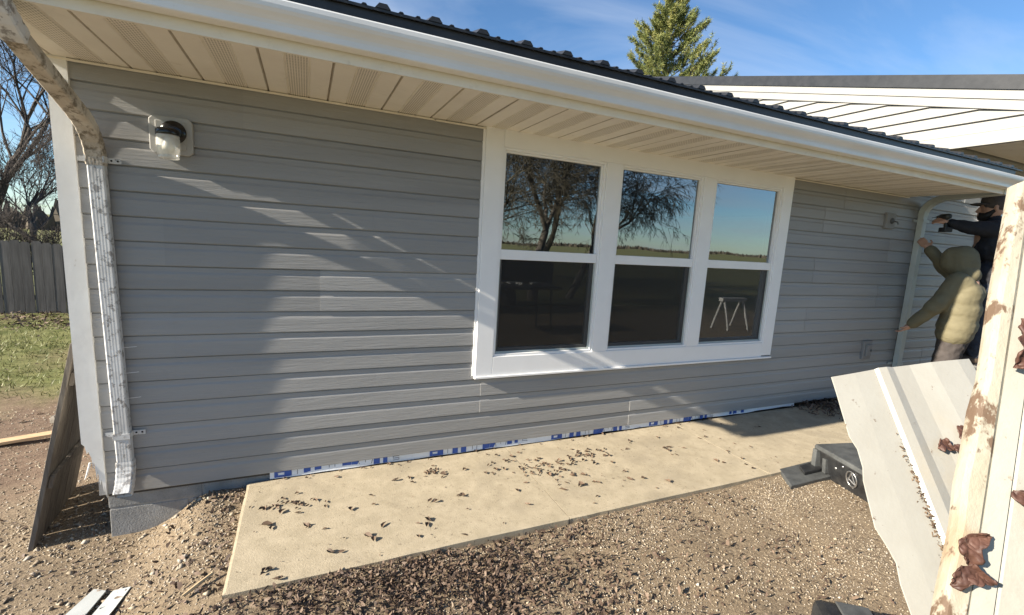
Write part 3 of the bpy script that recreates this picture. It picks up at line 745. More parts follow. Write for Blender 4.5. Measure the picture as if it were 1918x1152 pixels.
rfm = MB().add([(XG-.05, YR0, rk(YR0,.12)), (15, YR0, rk(YR0,.12)), (15, YR1, rk(YR1,.12)), (XG-.05, YR1, rk(YR1,.12)), (15, 12.5, rk(YR1,.12)-7.1*GS), (XG-.05, 12.5, rk(YR1,.12)-7.1*GS)], [(0,1,2,3), (3,2,4,5)])
ppart(rfm, 'roof', m_roof)
ZG = 2.945
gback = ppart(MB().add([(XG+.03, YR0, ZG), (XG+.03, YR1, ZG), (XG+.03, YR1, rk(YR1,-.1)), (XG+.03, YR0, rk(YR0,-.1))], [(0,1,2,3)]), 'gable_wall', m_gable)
k = 0
while True:
    z0 = ZG + .02 + k*P5; z1 = z0 + P5
    ys = max(YR0, pb.y + (z0+.19-pb.z)/GS)            # where the rake cuts this course
    ys1 = max(YR0, pb.y + (z1+.19-pb.z)/GS)
    if ys1 > YR1: break
    mb = MB()
    V = [(XG-.004, ys1, z1), (XG-.036, ys, z0+.003), (XG-.036, YR1, z0+.003), (XG-.004, YR1, z1), (XG-.001, ys, z0), (XG-.001, YR1, z0)]
    mb.add(V, [(0,1,2,3), (1,4,5,2)])
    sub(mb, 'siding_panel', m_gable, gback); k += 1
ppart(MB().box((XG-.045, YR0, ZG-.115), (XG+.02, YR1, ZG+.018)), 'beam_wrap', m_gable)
cpb = ppart(MB().box((XG+.021, YR0, ZG-.045), (15, -.025, ZG-.03)), 'ceiling', m_soffit)
for i in range(20):
    mb = MB().box((XG+.03+i*.3, YR0+.01, ZG-.056), (XG+.03+i*.3+.292, -.03, ZG-.0455)); sub(mb, 'ceiling_panel', m_soffit, cpb, .003)
# window on the porch wall
pw = ppart(MB().box((7.72,-.036,.98),(7.84,-.016,2.36)).box((8.66,-.036,.98),(8.78,-.016,2.36)).box((7.8405,-.036,2.25),(8.6595,-.016,2.36)).box((7.8405,-.036,.98),(8.6595,-.016,1.08)), 'window', m_trim, .003)
sub(MB().add([(7.84,-.022,1.08),(8.66,-.022,1.08),(8.66,-.022,2.25),(7.84,-.022,2.25)], [(0,1,2,3)]), 'pane', m_glass, pw)
sub(MB().box((7.8405,-.032,1.64),(8.6595,-.0225,1.69)), 'meeting_rail', m_trim, pw)

# ------------------------------------------------------------------ left side: leaning boards, offcuts, fence
def wparent(o, t):
    o.parent = t; o.matrix_parent_inverse = Matrix.Translation(t.location).inverted(); return o
lean = thing('leaning_board_panel', 'weathered grey wooden board panel leaning against the side of the house', 'panel', (-1.34, .3, -.3))
# bottom edge on the ground, top against the gable side
p0 = Vector((-1.352, .02, gh(-1.35, .03)-.02)); p1 = Vector((-1.118, .07, .86))
upv = (p1-p0); hgt = upv.length; upv.normalize()
alo = Vector((-.10, 1, -.02)).normalized(); nrmv = upv.cross(alo).normalized()
offs = 0
for i, wd in enumerate((.145, .14, .15, .14, .145)):
    h = hgt*(1 + .012*((i*37) % 5 - 2)); th = .022; mb = MB()
    for s in (0, 1):
        pass
    a = p0 + alo*offs + upv*(.004*i); P = []
    for k in range(7):
        t = k/6; wob = .003*math.sin(i*2+k*1.3)
        for (da, dn) in ((0, 0), (wd-.006, 0), (wd-.006, th), (0, th)): P.append(a + alo*(da+wob) + upv*(h*t) + nrmv*dn)
    F = [(k*4+q, k*4+(q+1) % 4, (k+1)*4+(q+1) % 4, (k+1)*4+q) for k in range(6) for q in range(4)] + [(3,2,1,0), (24,25,26,27)]
    mb.add(P, F); wparent(mb.build('board', m_wood_grey, None, .002), lean)
    offs += wd
for t in (.3, .78):
    mb = MB(); a = p0 + upv*(hgt*t) - nrmv*.022 + alo*.02
    P = [a + alo*da + upv*du + nrmv*dn for du in (0, .07) for dn in (0, .02) for da in (0, .68)]
    mb.add(P, [(0,1,3,2), (4,6,7,5), (0,4,5,1), (2,3,7,6), (0,2,6,4), (1,5,7,3)]); wparent(mb.build('batten', m_wood_grey, None, .002), lean)
cap = MB().lathe([(.0001,.0),(.03,.004),(.034,.02),(.022,.05),(.0001,.055)], (-1.30, .33, .335), (-.6,-.7,.2), 7, smooth=False)
tag(cap.build('wood_chunk', m_wood_grey), 'small broken wood chunk stuck on the edge of the leaning board panel', 'wood')

pk = thing('loose_plank', 'fresh tan plank lying on bare soil behind the leaning panel', 'plank', (-2.3, 1.68, gh(-2.3, 1.68)))
mb = MB(); 
for (a, b) in (((-2.85,1.50), (-1.90,1.80)),):
    d = Vector((b[0]-a[0], b[1]-a[1], 0)); l = d.length; ang = math.atan2(d.y, d.x)
    mm = Matrix.Translation((a[0], a[1], gh(-2.3,1.68)+.01)) @ Matrix.Rotation(ang, 4, 'Z')
    mb.box((0, -.045, 0), (l, .045, .024), 0, mm)
wparent(mb.build('plank', m_plank, None, .002), pk)

def flat_strip(name, label, quad_px, th, mt, cat):
    zz = gh(*at(quad_px[0][0], quad_px[0][1], 2, -.27)[:2])
    pts = []
    for u, v in quad_px:
        p = at(u, v, 2, -.26); p = at(u, v, 2, gh(p.x, p.y)+.032); pts.append(p)
    mb = MB(); n = len(pts)
    mb.add([tuple(p) for p in pts]+[(p.x, p.y, p.z-th) for p in pts], [tuple(range(n)), tuple(range(n, 2*n))]+[(i, (i+1) % n, n+(i+1) % n, n+i) for i in range(n)])
    return tag(mb.build(name, mt, None, .0008), label, cat)
flat_strip('siding_offcut', 'white siding offcut with a torn corner lying on gravel beside the lath', [(107,1165),(176,1103),(199,1106),(146,1168)], .006, m_offcut, 'offcut')
flat_strip('siding_offcut', 'white siding offcut with a sharp slanted end on the gravel', [(158,1168),(212,1106),(246,1098),(213,1141),(190,1168)], .006, m_offcut, 'offcut')
la = at(345, 1160, 2, -.2); lb = at(400, 1102, 2, -.13)
la.z = gh(la.x, la.y)+.02; lb.z = gh(lb.x, lb.y)+.03
mb = MB().tube([la, (la+lb)/2+Vector((.002,0,.002)), lb], [.008,.009,.007], 5, smooth=False); tag(mb.build('wood_lath', m_lath), 'thin tan wood lath lying beside the corner of the concrete slab', 'stick')

fence = thing('picket_fence', 'dark weathered board fence standing across the back of the lawn', 'fence', (-5, 8.2, -.33))
fy = 8.2; fz = -.34
pm = []
for k in range(4):
    mb = MB(); hh = 1.30+.012*k; 
    ear = [(0,0),(.138,0),(.138,hh-.03),(.11,hh),(.028,hh),(0,hh-.03)]
    mb.add([(a, 0, b) for a, b in ear]+[(a, .018, b) for a, b in ear], [tuple(range(6)), tuple(range(6,12))]+[(i, (i+1) % 6, 6+(i+1) % 6, 6+i) for i in range(6)])
    pm.append(mb)
protos = []
x = -14.0; k = 0
while x < 1.5:
    j = rnd.randrange(4)
    if len(protos) <= j or protos[j] is None:
        while len(protos) <= j: protos.append(None)
        o = pm[j].build('picket', m_fence); protos[j] = o; wparent(o, fence)
    else:
        o = protos[j].copy(); COL.objects.link(o)
    o.location = (x, fy + rnd.uniform(-.006,.006), fz + rnd.uniform(-.015,.01)); o.rotation_euler = (0, rnd.uniform(-.008,.008), 0)
    x += .145; k += 1
for z in (.25, .95): wparent(MB().box((-14, fy+.02, fz+z), (1.5, fy+.06, fz+z+.09)).build('rail', m_fence), fence)
for i in range(7): wparent(MB().box((-14+i*2.4, fy+.061, fz), (-14+i*2.4+.09, fy+.15, fz+1.25)).build('post', m_fence), fence)

# ------------------------------------------------------------------ trees
def bare_tree(name, label, base, height, r0, seed, spread=.55, levels=6, lean=(0,0), droop=0, bark=m_bark, twig=m_twig, split=3, group=None, first=.3, up_bias=.1, rmin=.0045):
    rg = random.Random(seed); segs = []
    def grow(p, d, length, r, lev):
        nseg = 3 if lev < 3 else 2
        for s in range(nseg):
            q = p + d*(length/nseg); r2 = r*(.87 if lev < 3 else .75)
            segs.append((p, q, r, r2, lev)); p, r = q, r2
            d = (d + Vector((rg.gauss(0,.13), rg.gauss(0,.13), rg.gauss(0,.08)+up_bias*.4-droop*.14*max(0, lev-2)))).normalized()
            if lev >= 1 and lev < levels and s < nseg-1 and rg.random() < .75: child(p, d, length*.62, r*.6, lev+1)
        if lev < levels:
            for k in range(split if lev < 3 else 2+(rg.random() < .4)): child(p, d, length*rg.uniform(.62,.84), r*rg.uniform(.62,.8), lev+1)
    def child(p, d, l, r, lev):
        ax = d.orthogonal().normalized(); ax.rotate(Matrix.Rotation(rg.uniform(0, 6.283), 3, d))
        a = rg.gauss(spread, .16); nd = (d*math.cos(a) + ax*math.sin(a)); nd.z += up_bias - droop*.12*max(0, lev-2); nd.normalize()
        grow(p, nd, l, max(r, rmin), lev)
    grow(Vector((0,0,-.2)), Vector((lean[0], lean[1], 1)).normalized(), height*first, r0, 0)
    t = thing(name, label, 'tree', base, group)
    for nm, lo, hi, nside, mt in (('trunk', 0, 1, 8, bark), ('crown', 2, 99, 4, twig)):
        V = []; F = []
        for (p, q, ra, rb, lev) in segs:
            if not lo <= lev <= hi: continue
            n = nside if lev < 4 else 3
            d = (q-p).normalized(); a = d.orthogonal().normalized(); b = d.cross(a); o = len(V)
            for c, r in ((p - d*ra*.3, ra), (q, rb)):
                for k in range(n): th = 6.2832*k/n; V.append(tuple(c + a*(math.cos(th)*r) + b*(math.sin(th)*r)))
            F += [(o+k, o+(k+1) % n, o+n+(k+1) % n, o+n+k) for k in range(n)]
        o = stuff_mesh(nm, np.array(V), np.array(F), mt, nv=4); o.parent = t
    return t
bare_tree('bare_tree', 'large bare tree with a thick dark trunk behind the board fence', (-7.15, 12.5, -.35), 9.5, .15, 8, levels=7, lean=(.0,0), up_bias=.10, spread=.5)
bare_tree('bare_tree', 'bare multi branched tree rising between the thick trunk and the house corner', (-5.5, 11.2, -.35), 6.5, .10, 12, levels=7, lean=(-.1,.1), first=.22, up_bias=.16)
bare_tree('bare_shrub', 'leafless brown shrub just behind the board fence', (-5.9, 9.6, -.35), 3.4, .06, 21, levels=5, first=.2, split=4, up_bias=.15)
bare_tree('bare_shrub', 'spindly leafless shrub behind the fence beside the house corner', (-4.9, 9.9, -.35), 3.0, .05, 33, levels=5, first=.2, split=4, up_bias=.1)
for lbl, xx, yy, hh, rr, sd_, ln_, dr_ in (
    ('big leafless yard tree with forked trunk mirrored in the left window pane', 5.75, -8.4, 11.0, .16, 41, (.10,0), .25),
    ('leafless yard tree with wide limbs mirrored in the middle window pane', 7.0, -8.6, 9.5, .12, 52, (.45,0), .55),
    ('slender leafless tree mirrored at the left edge of the window', 4.4, -9.0, 10.0, .12, 63, (0,0), .2),
    ('low branching leafless tree between the two big mirrored yard trees', 6.0, -12.0, 9.0, .12, 74, (-.1,0), .3),
    ('tall leafless tree far behind the forked yard tree', 8.6, -14.0, 11.0, .2, 85, (.25,0), .3),
    ('thin leafless tree standing in front of the far hedgerow', 7.2, -17.0, 10.0, .16, 96, (0,0), .2)):
    bare_tree('bare_tree', lbl, (xx, yy, -.12), hh, rr, sd_, levels=7, lean=ln_, spread=.62, droop=dr_, bark=m_bark_pale, twig=m_twig_pale, first=.2, rmin=.006)

# pine beyond the roof
def pine(base, H):
    rg = random.Random(5); nr = np.random.default_rng(5)
    t = thing('pine_tree', 'tall yellow green pine tree rising behind the black roof', 'tree', base)
    tr = MB().tube([(0,0,-.2), (.05,.03,H*.4), (-.04,.05,H*.75), (0,0,H*.99)], [.26,.17,.08,.015], 9); tr.build('trunk', m_bark, t)
    br = MB(); TV = []; TF = []; TC = []
    z = H*.28
    while z < H*.985:
        f = (z/H); n = rg.choice((4,5,5,6)) if z < H*.93 else 3
        reach = 2.75*(1-max(0, f-.58)/.42)**.75*(.9+.1*math.sin(z*3)) if f > .58 else 3.0
        reach = max(.3, reach); ph = rg.uniform(0, 6.28)
        for k in range(n):
            a = ph + 6.283*k/n + rg.gauss(0,.22); ln = reach*rg.uniform(.62,1.15)
            dirh = Vector((math.cos(a), math.sin(a), 0)); pts = []
            for s in range(6):
                u = s/5; pts.append(Vector((0,0,z)) + dirh*(ln*u) + Vector((0,0, ln*(.10*u + .42*u*u)*(1 if f > .5 else .5))) + Vector((rg.gauss(0,.04), rg.gauss(0,.04), rg.gauss(0,.03)))*u)
            br.tube(pts, [.035*(1-f*.5), .03*(1-f*.5), .022, .016, .01, .005], 5, cap=False)
            # tufts on side twigs along the branch
            nt_ = int(10+ln*11) if f > .5 else int(5+ln*4)
            for q in range(nt_):
                u = rg.uniform(.22, 1.0)**.75; i = min(4, int(u*5)); fr = u*5-i
                c = pts[i].lerp(pts[i+1], fr); side = Vector((-dirh.y, dirh.x, 0))
                tw = rg.uniform(-1,1)*ln*.26*(1.15-u*.8)
                c2 = c + side*tw + dirh*abs(tw)*.5 + Vector((0,0, abs(tw)*.45 + rg.uniform(-.03,.12)))
                if abs(tw) > .12: br.tube([c, c2], [.007,.004], 3, cap=False)
                axis = (dirh*.6 + side*(tw*.8) + Vector((rg.gauss(0,.2), rg.gauss(0,.2), .75))).normalized()
                nb = 34 if f > .5 else 14
                ln_n = rg.uniform(.11,.19); tone0 = min(1, max(0, rg.gauss(.5,.2)))
                for b in range(nb):
                    off = axis*rg.uniform(-.14,.16)
                    d = (axis*rg.uniform(.15,1.0) + Vector((rg.gauss(0,1), rg.gauss(0,1), rg.gauss(0,.8)))*.62).normalized()
                    wv = d.orthogonal().normalized(); wv.rotate(Matrix.Rotation(rg.uniform(0, 6.28), 3, d)); wv *= .011
                    p = c2 + off; o = len(TV); TV += [tuple(p-wv), tuple(p+wv), tuple(p+d*ln_n)]; TF.append((o,o+1,o+2)); TC += [tone0+rg.gauss(0,.08)]*3
        z += rg.uniform(.20,.32) if f > .5 else .55
    br.build('limbs', m_bark, t)
    stuff_mesh('crown', np.array(TV), np.array(TF), m_needle, np.clip(np.array(TC), 0, 1), t)
pine((14.9, 14.6, -.3), 13.2)

# far woods and hedgerow: one mass on the horizon, both ways
V = []; F = []; C = []
def thicket(n, fx):
    for i in range(n):
        x, y, hh = fx(i); zb = -.4
        w_ = hh*npr.uniform(.2,.45)
        for b in range(5):
            a = npr.uniform(0, 6.28); cx = x+npr.normal(0, w_); cy = y+npr.normal(0, w_); h = hh*npr.uniform(.45, 1)
            o = len(V); dx_, dy_ = math.cos(a)*w_*.8, math.sin(a)*w_*.8
            V.extend([(cx-dx_, cy-dy_, zb), (cx+dx_, cy+dy_, zb), (cx+npr.normal(0,.3*w_), cy, zb+h)]); F.append((o,o+1,o+2)); c = npr.uniform(0,1); C.extend([c]*3)
thicket(3200, lambda i: (npr.uniform(-260,420), -240+npr.normal(0,6), npr.uniform(1.0,3.2)))
thicket(900, lambda i: (npr.uniform(-170,60), 70+npr.normal(0,3), npr.uniform(1.5,4.6)))
o = stuff_mesh('distant_thicket', np.array(V), np.array(F), m_thicket, np.array(C)); struct(o, 'stuff')
o['label'] = 'far leafless woods along the horizon'; o['category'] = 'woods'

# grass blades of the back lawn
n = 26000
gxx = npr.uniform(-8.5, -1.6, n); gyy = npr.uniform(2.1, 8.1, n)
den = .5+.5*np.sin(gxx*2.1+gyy*1.3)*np.sin(gyy*2.7-gxx*.7)
keep = (npr.random(n) < (.35+.65*den)*sstep((gyy-2.2+.5*np.sin(gxx*3))/1.4)*(1-.8*sstep((gyy-6.6)/.9)))
gxx = gxx[keep]; gyy = gyy[keep]; n = len(gxx); gz = ghv(gxx, gyy)
a = npr.uniform(0, 6.28, n); h = npr.uniform(.02,.065, n); ww = .006
lx = npr.normal(0,.035, n); ly = npr.normal(0,.035, n)
V = np.stack([np.stack([gxx-np.cos(a)*ww, gyy-np.sin(a)*ww, gz-.005], -1), np.stack([gxx+np.cos(a)*ww, gyy+np.sin(a)*ww, gz-.005], -1), np.stack([gxx+lx, gyy+ly, gz+h], -1)], 1).reshape(-1, 3)
o = stuff_mesh('grass', V, np.arange(3*n).reshape(-1, 3), m_grass, np.repeat(npr.random(n), 3)); struct(o, 'stuff')
o['label'] = 'patchy winter grass of the back lawn'; o['category'] = 'grass'

# ------------------------------------------------------------------ gravel
def in_house(x, y): return (y > -.0) & (x > -1.02)
def in_slab(x, y): return (x > -.345) & (y > -.978) & (y < .0)
def stones(n, xr, yr, smin, smax, pw, densf=None):
    x = npr.uniform(*xr, n); y = npr.uniform(*yr, n)
    k = ~(in_house(x, y) | in_slab(x, y))
    if densf is not None: k &= npr.random(n) < densf(x, y)
    x = x[k]; y = y[k]; n = len(x)
    s = smin + (smax-smin)*npr.random(n)**pw
    base = np.array([(1,0,0),(-1,0,0),(0,1,0),(0,-1,0),(0,0,1),(0,0,-1)], float)
    V = base[None]*s[:,None,None]*npr.uniform(.55,1.15,(n,6,1)) + npr.normal(0,.16,(n,6,3))*s[:,None,None]
    V[:,:,2] *= .62
    th = npr.uniform(0, 6.28, n); c, si = np.cos(th), np.sin(th)
    X = V[:,:,0]*c[:,None]-V[:,:,1]*si[:,None]; Y = V[:,:,0]*si[:,None]+V[:,:,1]*c[:,None]
    tl = npr.normal(0,.35,n); Z = V[:,:,2]+X*tl[:,None]
    V = np.stack([X+x[:,None], Y+y[:,None], Z+(ghv(x, y)+s*.22)[:,None]], -1)
    f = np.array([(0,2,4),(2,1,4),(1,3,4),(3,0,4),(2,0,5),(1,2,5),(3,1,5),(0,3,5)])
    return V.reshape(-1, 3), (f[None]+6*np.arange(n)[:,None,None]).reshape(-1, 3), np.repeat(np.clip(npr.beta(2.2,2.2,n)+ (npr.random(n) < .03)*.4, 0, 1), 6)
def cat_stones(sets):
    Vs = []; Fs = []; Cs = []; o = 0
    for V, F, C in sets: Vs.append(V); Fs.append(F+o); Cs.append(C); o += len(V)
    return np.concatenate(Vs), np.concatenate(Fs), np.concatenate(Cs)
left_d = lambda x, y: .25+.75*sstep((.9-y)/.6)*(.55+.45*np.sin(x*5+1)*np.sin(y*4))
sets = [stones(62000, (-.4, 4.6), (-2.3, -.97), .002, .0068, 2.0, lambda x, y: .55+.45*np.sin(x*3.3+y*4)*np.sin(y*7-x*2)),
        stones(34000, (-2.6, -.3), (-1.7, .9), .0025, .009, 2.0, left_d),
        stones(1500, (-2.6, -.3), (-1.6, .7), .009, .022, 2.4, left_d),
        stones(1200, (-.3, 4.0), (-2.2, -1.0), .006, .012, 2.8),
        stones(9000, (-3.4, -1.1), (.6, 2.6), .003, .012, 2.4, lambda x, y: .5+.0*x)]
V, F, C = cat_stones(sets)
o = stuff_mesh('gravel', V, F, m_gravel, C); struct(o, 'stuff'); o['label'] = 'fine tan gravel and crushed stone in front of the slab'; o['category'] = 'gravel'

# ------------------------------------------------------------------ leaf litter
def leaf_mass(x, y, z, s, tilt=.5):
    n = len(x)
    t = np.array([(-1,0,0),(-.35,.36,.12),(.45,.3,.05),(1,0,.18),(.4,-.33,.1),(-.4,-.34,.06)], float)
    V = t[None]*s[:,None,None]*np.stack([np.ones((n,1)), npr.uniform(.5,1.2,(n,1)), np.ones((n,1))], -1)
    V = V + npr.normal(0,.13,(n,6,3))*s[:,None,None]
    # random orientation
    ax, ay, az = npr.normal(0,tilt,n), npr.normal(0,tilt,n), npr.uniform(0,6.28,n)
    def rot(V, i, j, a):
        c, s_ = np.cos(a)[:,None], np.sin(a)[:,None]; A = V[:,:,i]*c-V[:,:,j]*s_; B = V[:,:,i]*s_+V[:,:,j]*c; V[:,:,i], V[:,:,j] = A, B
    rot(V,1,2,ax); rot(V,0,2,ay); rot(V,0,1,az)
    V += np.stack([x,y,z], -1)[:,None,:]
    f = np.array([(0,1,5),(1,4,5),(1,2,4),(2,3,4)])
    return V.reshape(-1,3), (f[None]+6*np.arange(n)[:,None,None]).reshape(-1,3), np.repeat(np.clip(npr.beta(1.7,2.2,n),0,1), 6)
def litter(n, xr, yr, densf, smin, smax, lift=.02, tilt=.5, zf=None):
    x = npr.uniform(*xr, n); y = npr.uniform(*yr, n); k = npr.random(n) < densf(x, y); x = x[k]; y = y[k]
    z = (ghv(x, y) if zf is None else np.full(len(x), zf)) + npr.uniform(.002, lift, len(x))
    return leaf_mass(x, y, z, npr.uniform(smin, smax, len(x)), tilt)
def d_front(x, y):
    edge = sstep((-.965-y)/.03)
    core = np.exp(-((x-.40)/.72)**2*1.0)*sstep((1.62-np.abs(x-.35)-(-.98-y)*.35)/.5)
    rough = .6+.4*np.sin(x*9+y*5)*np.sin(y*11-x*4)
    return np.clip(edge*(core*1.6*rough + .05), 0, 1)
sets = [litter(42000, (-.6, 2.6), (-2.3, -.965), d_front, .005, .019, .024, .6),
        litter(900, (-.95, -.33), (-.9, -.02), lambda x, y: np.exp(-((x+.36)/.1)**2)*.9+.12, .008, .022),
        litter(1500, (-2.0, 4.0), (-2.0, -.97), lambda x, y: .6+0*x, .005, .015), litter(1500, (-2.2, -.34), (-1.5, .5), lambda x, y: (.35+.5*(np.sin(x*7)*np.sin(y*6) > .1))*((y < .0)|(x < -1.05)), .006, .018)]
V, F, C = cat_stones(sets)
o = stuff_mesh('leaf_mulch', V, F, m_leaf, C); struct(o, 'stuff'); o['label'] = 'thick drift of crumbled brown leaves along the front edge of the slab'; o['category'] = 'leaves'
V, F, C = cat_stones([litter(1500, (4.55, 6.1), (-.62, -.03), lambda x, y: np.exp(-((x-5.3)/.5)**2-((y+.12)/.26)**2)*1.4, .014, .036, .07, .6, -.05)])
o = stuff_mesh('corner_leaf_pile', V, F, m_leaf, C*.8); struct(o, 'stuff'); o['label'] = 'dark heap of leaves on the slab at the foot of the shaded wall'; o['category'] = 'leaves'
V, F, C = cat_stones([litter(3800, (-9, -2.4), (6.2, 8.2), lambda x, y: sstep((y-6.3)/1.0)*.9, .02, .05, .04, .5), litter(260, (-8, -1.8), (2.0, 6.5), lambda x, y: .6+0*x, .02, .04)])
o = stuff_mesh('fence_leaf_litter', V, F, m_leaf, C); struct(o, 'stuff'); o['label'] = 'brown leaf litter blown against the foot of the board fence'; o['category'] = 'leaves'

V, F, C = cat_stones([litter(900, (-.3, 4.6), (-.95, -.03), lambda x, y: .25+.75*(np.sin(x*4+y*3)*np.sin(y*9+x*2) > .25)+.6*np.exp(-((y+.04)/.05)**2), .002, .007, .004, .3, ZS+.001)])
o = stuff_mesh('slab_crumbs', V, F, m_leaf, C*.9); struct(o, 'stuff'); o['label'] = 'fine leaf crumbs and grit spread over the concrete slab'; o['category'] = 'debris'
# single leaves on the slab
def leaf_proto(seed):
    rg = random.Random(seed); L_, W_ = 1.0, rg.uniform(.18,.34); curl = rg.uniform(.15,.6); bow = rg.uniform(-.3,.3); mb = MB(); V = []
    for i in range(7):
        t = i/6; hw = W_*math.sin(math.pi*(t**.8))*(1+rg.uniform(-.18,.18)); cx = (t-.5)*L_; cy = bow*math.sin(t*3.14); cz = .06+curl*.4*(t-.5)**2
        V += [(cx, cy+hw, cz+hw*curl*1.5), (cx, cy, cz-.02), (cx, cy-hw, cz+hw*curl*rg.uniform(.8,2))]
    F = []
    for i in range(6): F += [(3*i,3*i+3,3*i+4,3*i+1), (3*i+1,3*i+4,3*i+5,3*i+2)]
    mb.add(V, F); mb.tube([(-.5,0,.06), (-.72,.04*rg.uniform(-1,1),.09)], [.016,.010], 4); return mb
lp = []
def drop_leaf(x, y, z, s, seedi, label, group, tilt=.12):
    j = seedi % 7
    while len(lp) <= j: lp.append(None)
    if lp[j] is None: o = leaf_proto(j).build('dry_leaf', m_leaf1); lp[j] = o
    else: o = lp[j].copy(); COL.objects.link(o)
    o.location = (x, y, z); o.scale = (s, s, s); o.rotation_euler = (rnd.gauss(0,tilt), rnd.gauss(0,tilt), rnd.uniform(0,6.28))
    return tag(o, label, 'leaf', group)
GL = 'dry leaves scattered on the slab'
LBL = 'lone curled dry brown leaf lying by itself on the concrete slab'
def px_leaf(u, v, s, i, lb=None):
    p = at(u, v, 2, ZS); drop_leaf(p.x, min(-.03, max(-.955, p.y)), ZS+.004, s, i, *(lb or (LBL, GL)))
DRIFT = ('small dry brown leaf in the drift lying across the slab joint below the window', 'leaf drift on the slab joint')
DRIFT2 = ('small dry brown leaf in the patch beside the wall just past the slab joint', 'leaf patch by the wall')
CORNER = ('small dry brown leaf in the loose cluster near the outer corner end of the slab', 'leaf cluster at the slab end')
CLUMP = ('small dry brown leaf in the tight clump on the first slab below the bare siding', 'leaf clump on the first slab')
EDGE = ('small dry brown leaf lying against the house wrap along the foot of the wall', 'leaves along the wall foot')
i = 0
big = [(500,985),(510,990),(555,943),(590,938),(610,950),(575,985),(700,1012),(690,1005),(720,985),(803,975),(800,985),(805,938),(815,940),(865,930),(772,905),(765,897),(660,955),(695,930),(520,950),(530,960),(490,955),(495,1070),(520,1085),
       (620,1035),(640,1034),(870,1004),(810,885),(830,890),(630,895),(740,900),(1113,905),(1120,905),(1180,898),(1170,885),(1205,897),(1250,903),(1060,905),(1090,912),(1267,853),(1253,838),(1250,845),(1340,864),(1355,868),(1398,872),(1180,828),(1230,820),(1055,918),(1030,890),(1145,867),(968,920),(988,945),(1072,891),(1310,822),(1280,840)]
for u, v in big: px_leaf(u, v, rnd.uniform(.03,.058), i); i += 1
for k in range(75): px_leaf(rnd.gauss(1000,55), rnd.gauss(872,11), rnd.uniform(.02,.042), i, DRIFT); i += 1
for k in range(26): px_leaf(rnd.gauss(1100,22), rnd.gauss(852,6), rnd.uniform(.02,.04), i, DRIFT2); i += 1
for k in range(26): px_leaf(rnd.gauss(540,35), rnd.gauss(947,9), rnd.uniform(.018,.036), i, CORNER); i += 1
for k in range(14): px_leaf(rnd.gauss(812,14), rnd.gauss(886,5), rnd.uniform(.018,.034), i, CLUMP); i += 1
for k in range(45):
    x = rnd.uniform(-.25, 3.9); drop_leaf(x, rnd.uniform(-.9,-.06), ZS+.004, rnd.uniform(.015,.036), i, LBL, GL); i += 1
for k in range(36):
    x = rnd.uniform(-.2, 3.6); drop_leaf(x, rnd.gauss(-.035,.012), ZS+.004, rnd.uniform(.016,.034), i, *EDGE); i += 1

# ------------------------------------------------------------------ people
def capsule(mb, p, q, ra, rb, sq=1.0, n=14):
    p = Vector(p); q = Vector(q); d = q-p; l = d.length or 1e-4; d = d/l if l > 1e-3 else Vector((0,0,1))
    pr = [(ra*math.cos(a), ra*math.sin(a)) for a in np.linspace(-math.pi/2, 0, 6)] + [(rb*math.cos(a), l+rb*math.sin(a)) for a in np.linspace(0, math.pi/2, 6)]
    pr[0] = (.0003, pr[0][1]); pr[-1] = (.0003, pr[-1][1])
    o = len(mb.v); mb.lathe(pr, p, d, n)
    k = len(pr)*n
    mb.add([mb.v[o+i] for i in range(n)], [tuple(range(n))[::-1]]); mb.add([mb.v[o+k-n+i] for i in range(n)], [tuple(range(n))])
def remeshed(mb, name, mt, parent, vox=.012, smooth=6, disp=0, dscale=.09):
    o = mb.build(name, mt, None); wparent(o, parent)
    r = o.modifiers.new('r', 'REMESH'); r.mode = 'VOXEL'; r.voxel_size = vox; r.use_smooth_shade = True
    s = o.modifiers.new('s', 'SMOOTH'); s.iterations = smooth; s.factor = .5
    if disp:
        tx = bpy.data.textures.new('folds', 'CLOUDS'); tx.noise_scale = dscale; tx.noise_depth = 2
        d = o.modifiers.new('d', 'DISPLACE'); d.texture = tx; d.strength = disp; d.texture_coords = 'GLOBAL'; d.mid_level = .5
    return o
class Pose:
    def __init__(s, base, fdir):
        s.b = Vector(base); s.F = Vector((fdir[0], fdir[1], 0)).normalized(); s.L = Vector((-s.F.y, s.F.x, 0))
    def __call__(s, f, l, z): return s.b + s.F*f + s.L*l + Vector((0,0,z))
def hand(mb, wrist, along, palm_n, curl=.5, sz=1.0):
    """palm, four fingers and a thumb as jointed chains"""
    a = Vector(along).normalized(); n = Vector(palm_n); n = (n-a*n.dot(a)).normalized(); s = a.cross(n); wrist = Vector(wrist)
    capsule(mb, wrist, wrist+a*.05*sz, .026*sz, .03*sz); 
    for k in (-1, 1): capsule(mb, wrist+a*.02*sz, wrist+a*.08*sz+s*(.025*k*sz), .02*sz, .016*sz, n=10)
    for i, (off, ln) in enumerate(((-.034,.066),(-.012,.078),(.011,.074),(.032,.058))):
        p = wrist + a*.085*sz + s*(off*sz); d = a.copy(); r = .0098*sz
        for j in range(3):
            d = (d*math.cos(curl*.8) + n*math.sin(curl*.8)).normalized() if j else (d*math.cos(curl*.4) + n*math.sin(curl*.4)).normalized()
            q = p + d*(ln*sz*(.45 if j == 0 else .30)); capsule(mb, p, q, r, r*.9, n=8); p = q; r *= .9
    t0 = wrist + a*.03*sz - s*.03*sz; t1 = t0 + (a*.55 - s*.7 + n*.35).normalized()*.04*sz; t2 = t1 + (a*.85 - s*.2 + n*.4).normalized()*.032*sz
    capsule(mb, t0, t1, .014*sz, .0115*sz, n=8); capsule(mb, t1, t2, .0112*sz, .0095*sz, n=8)

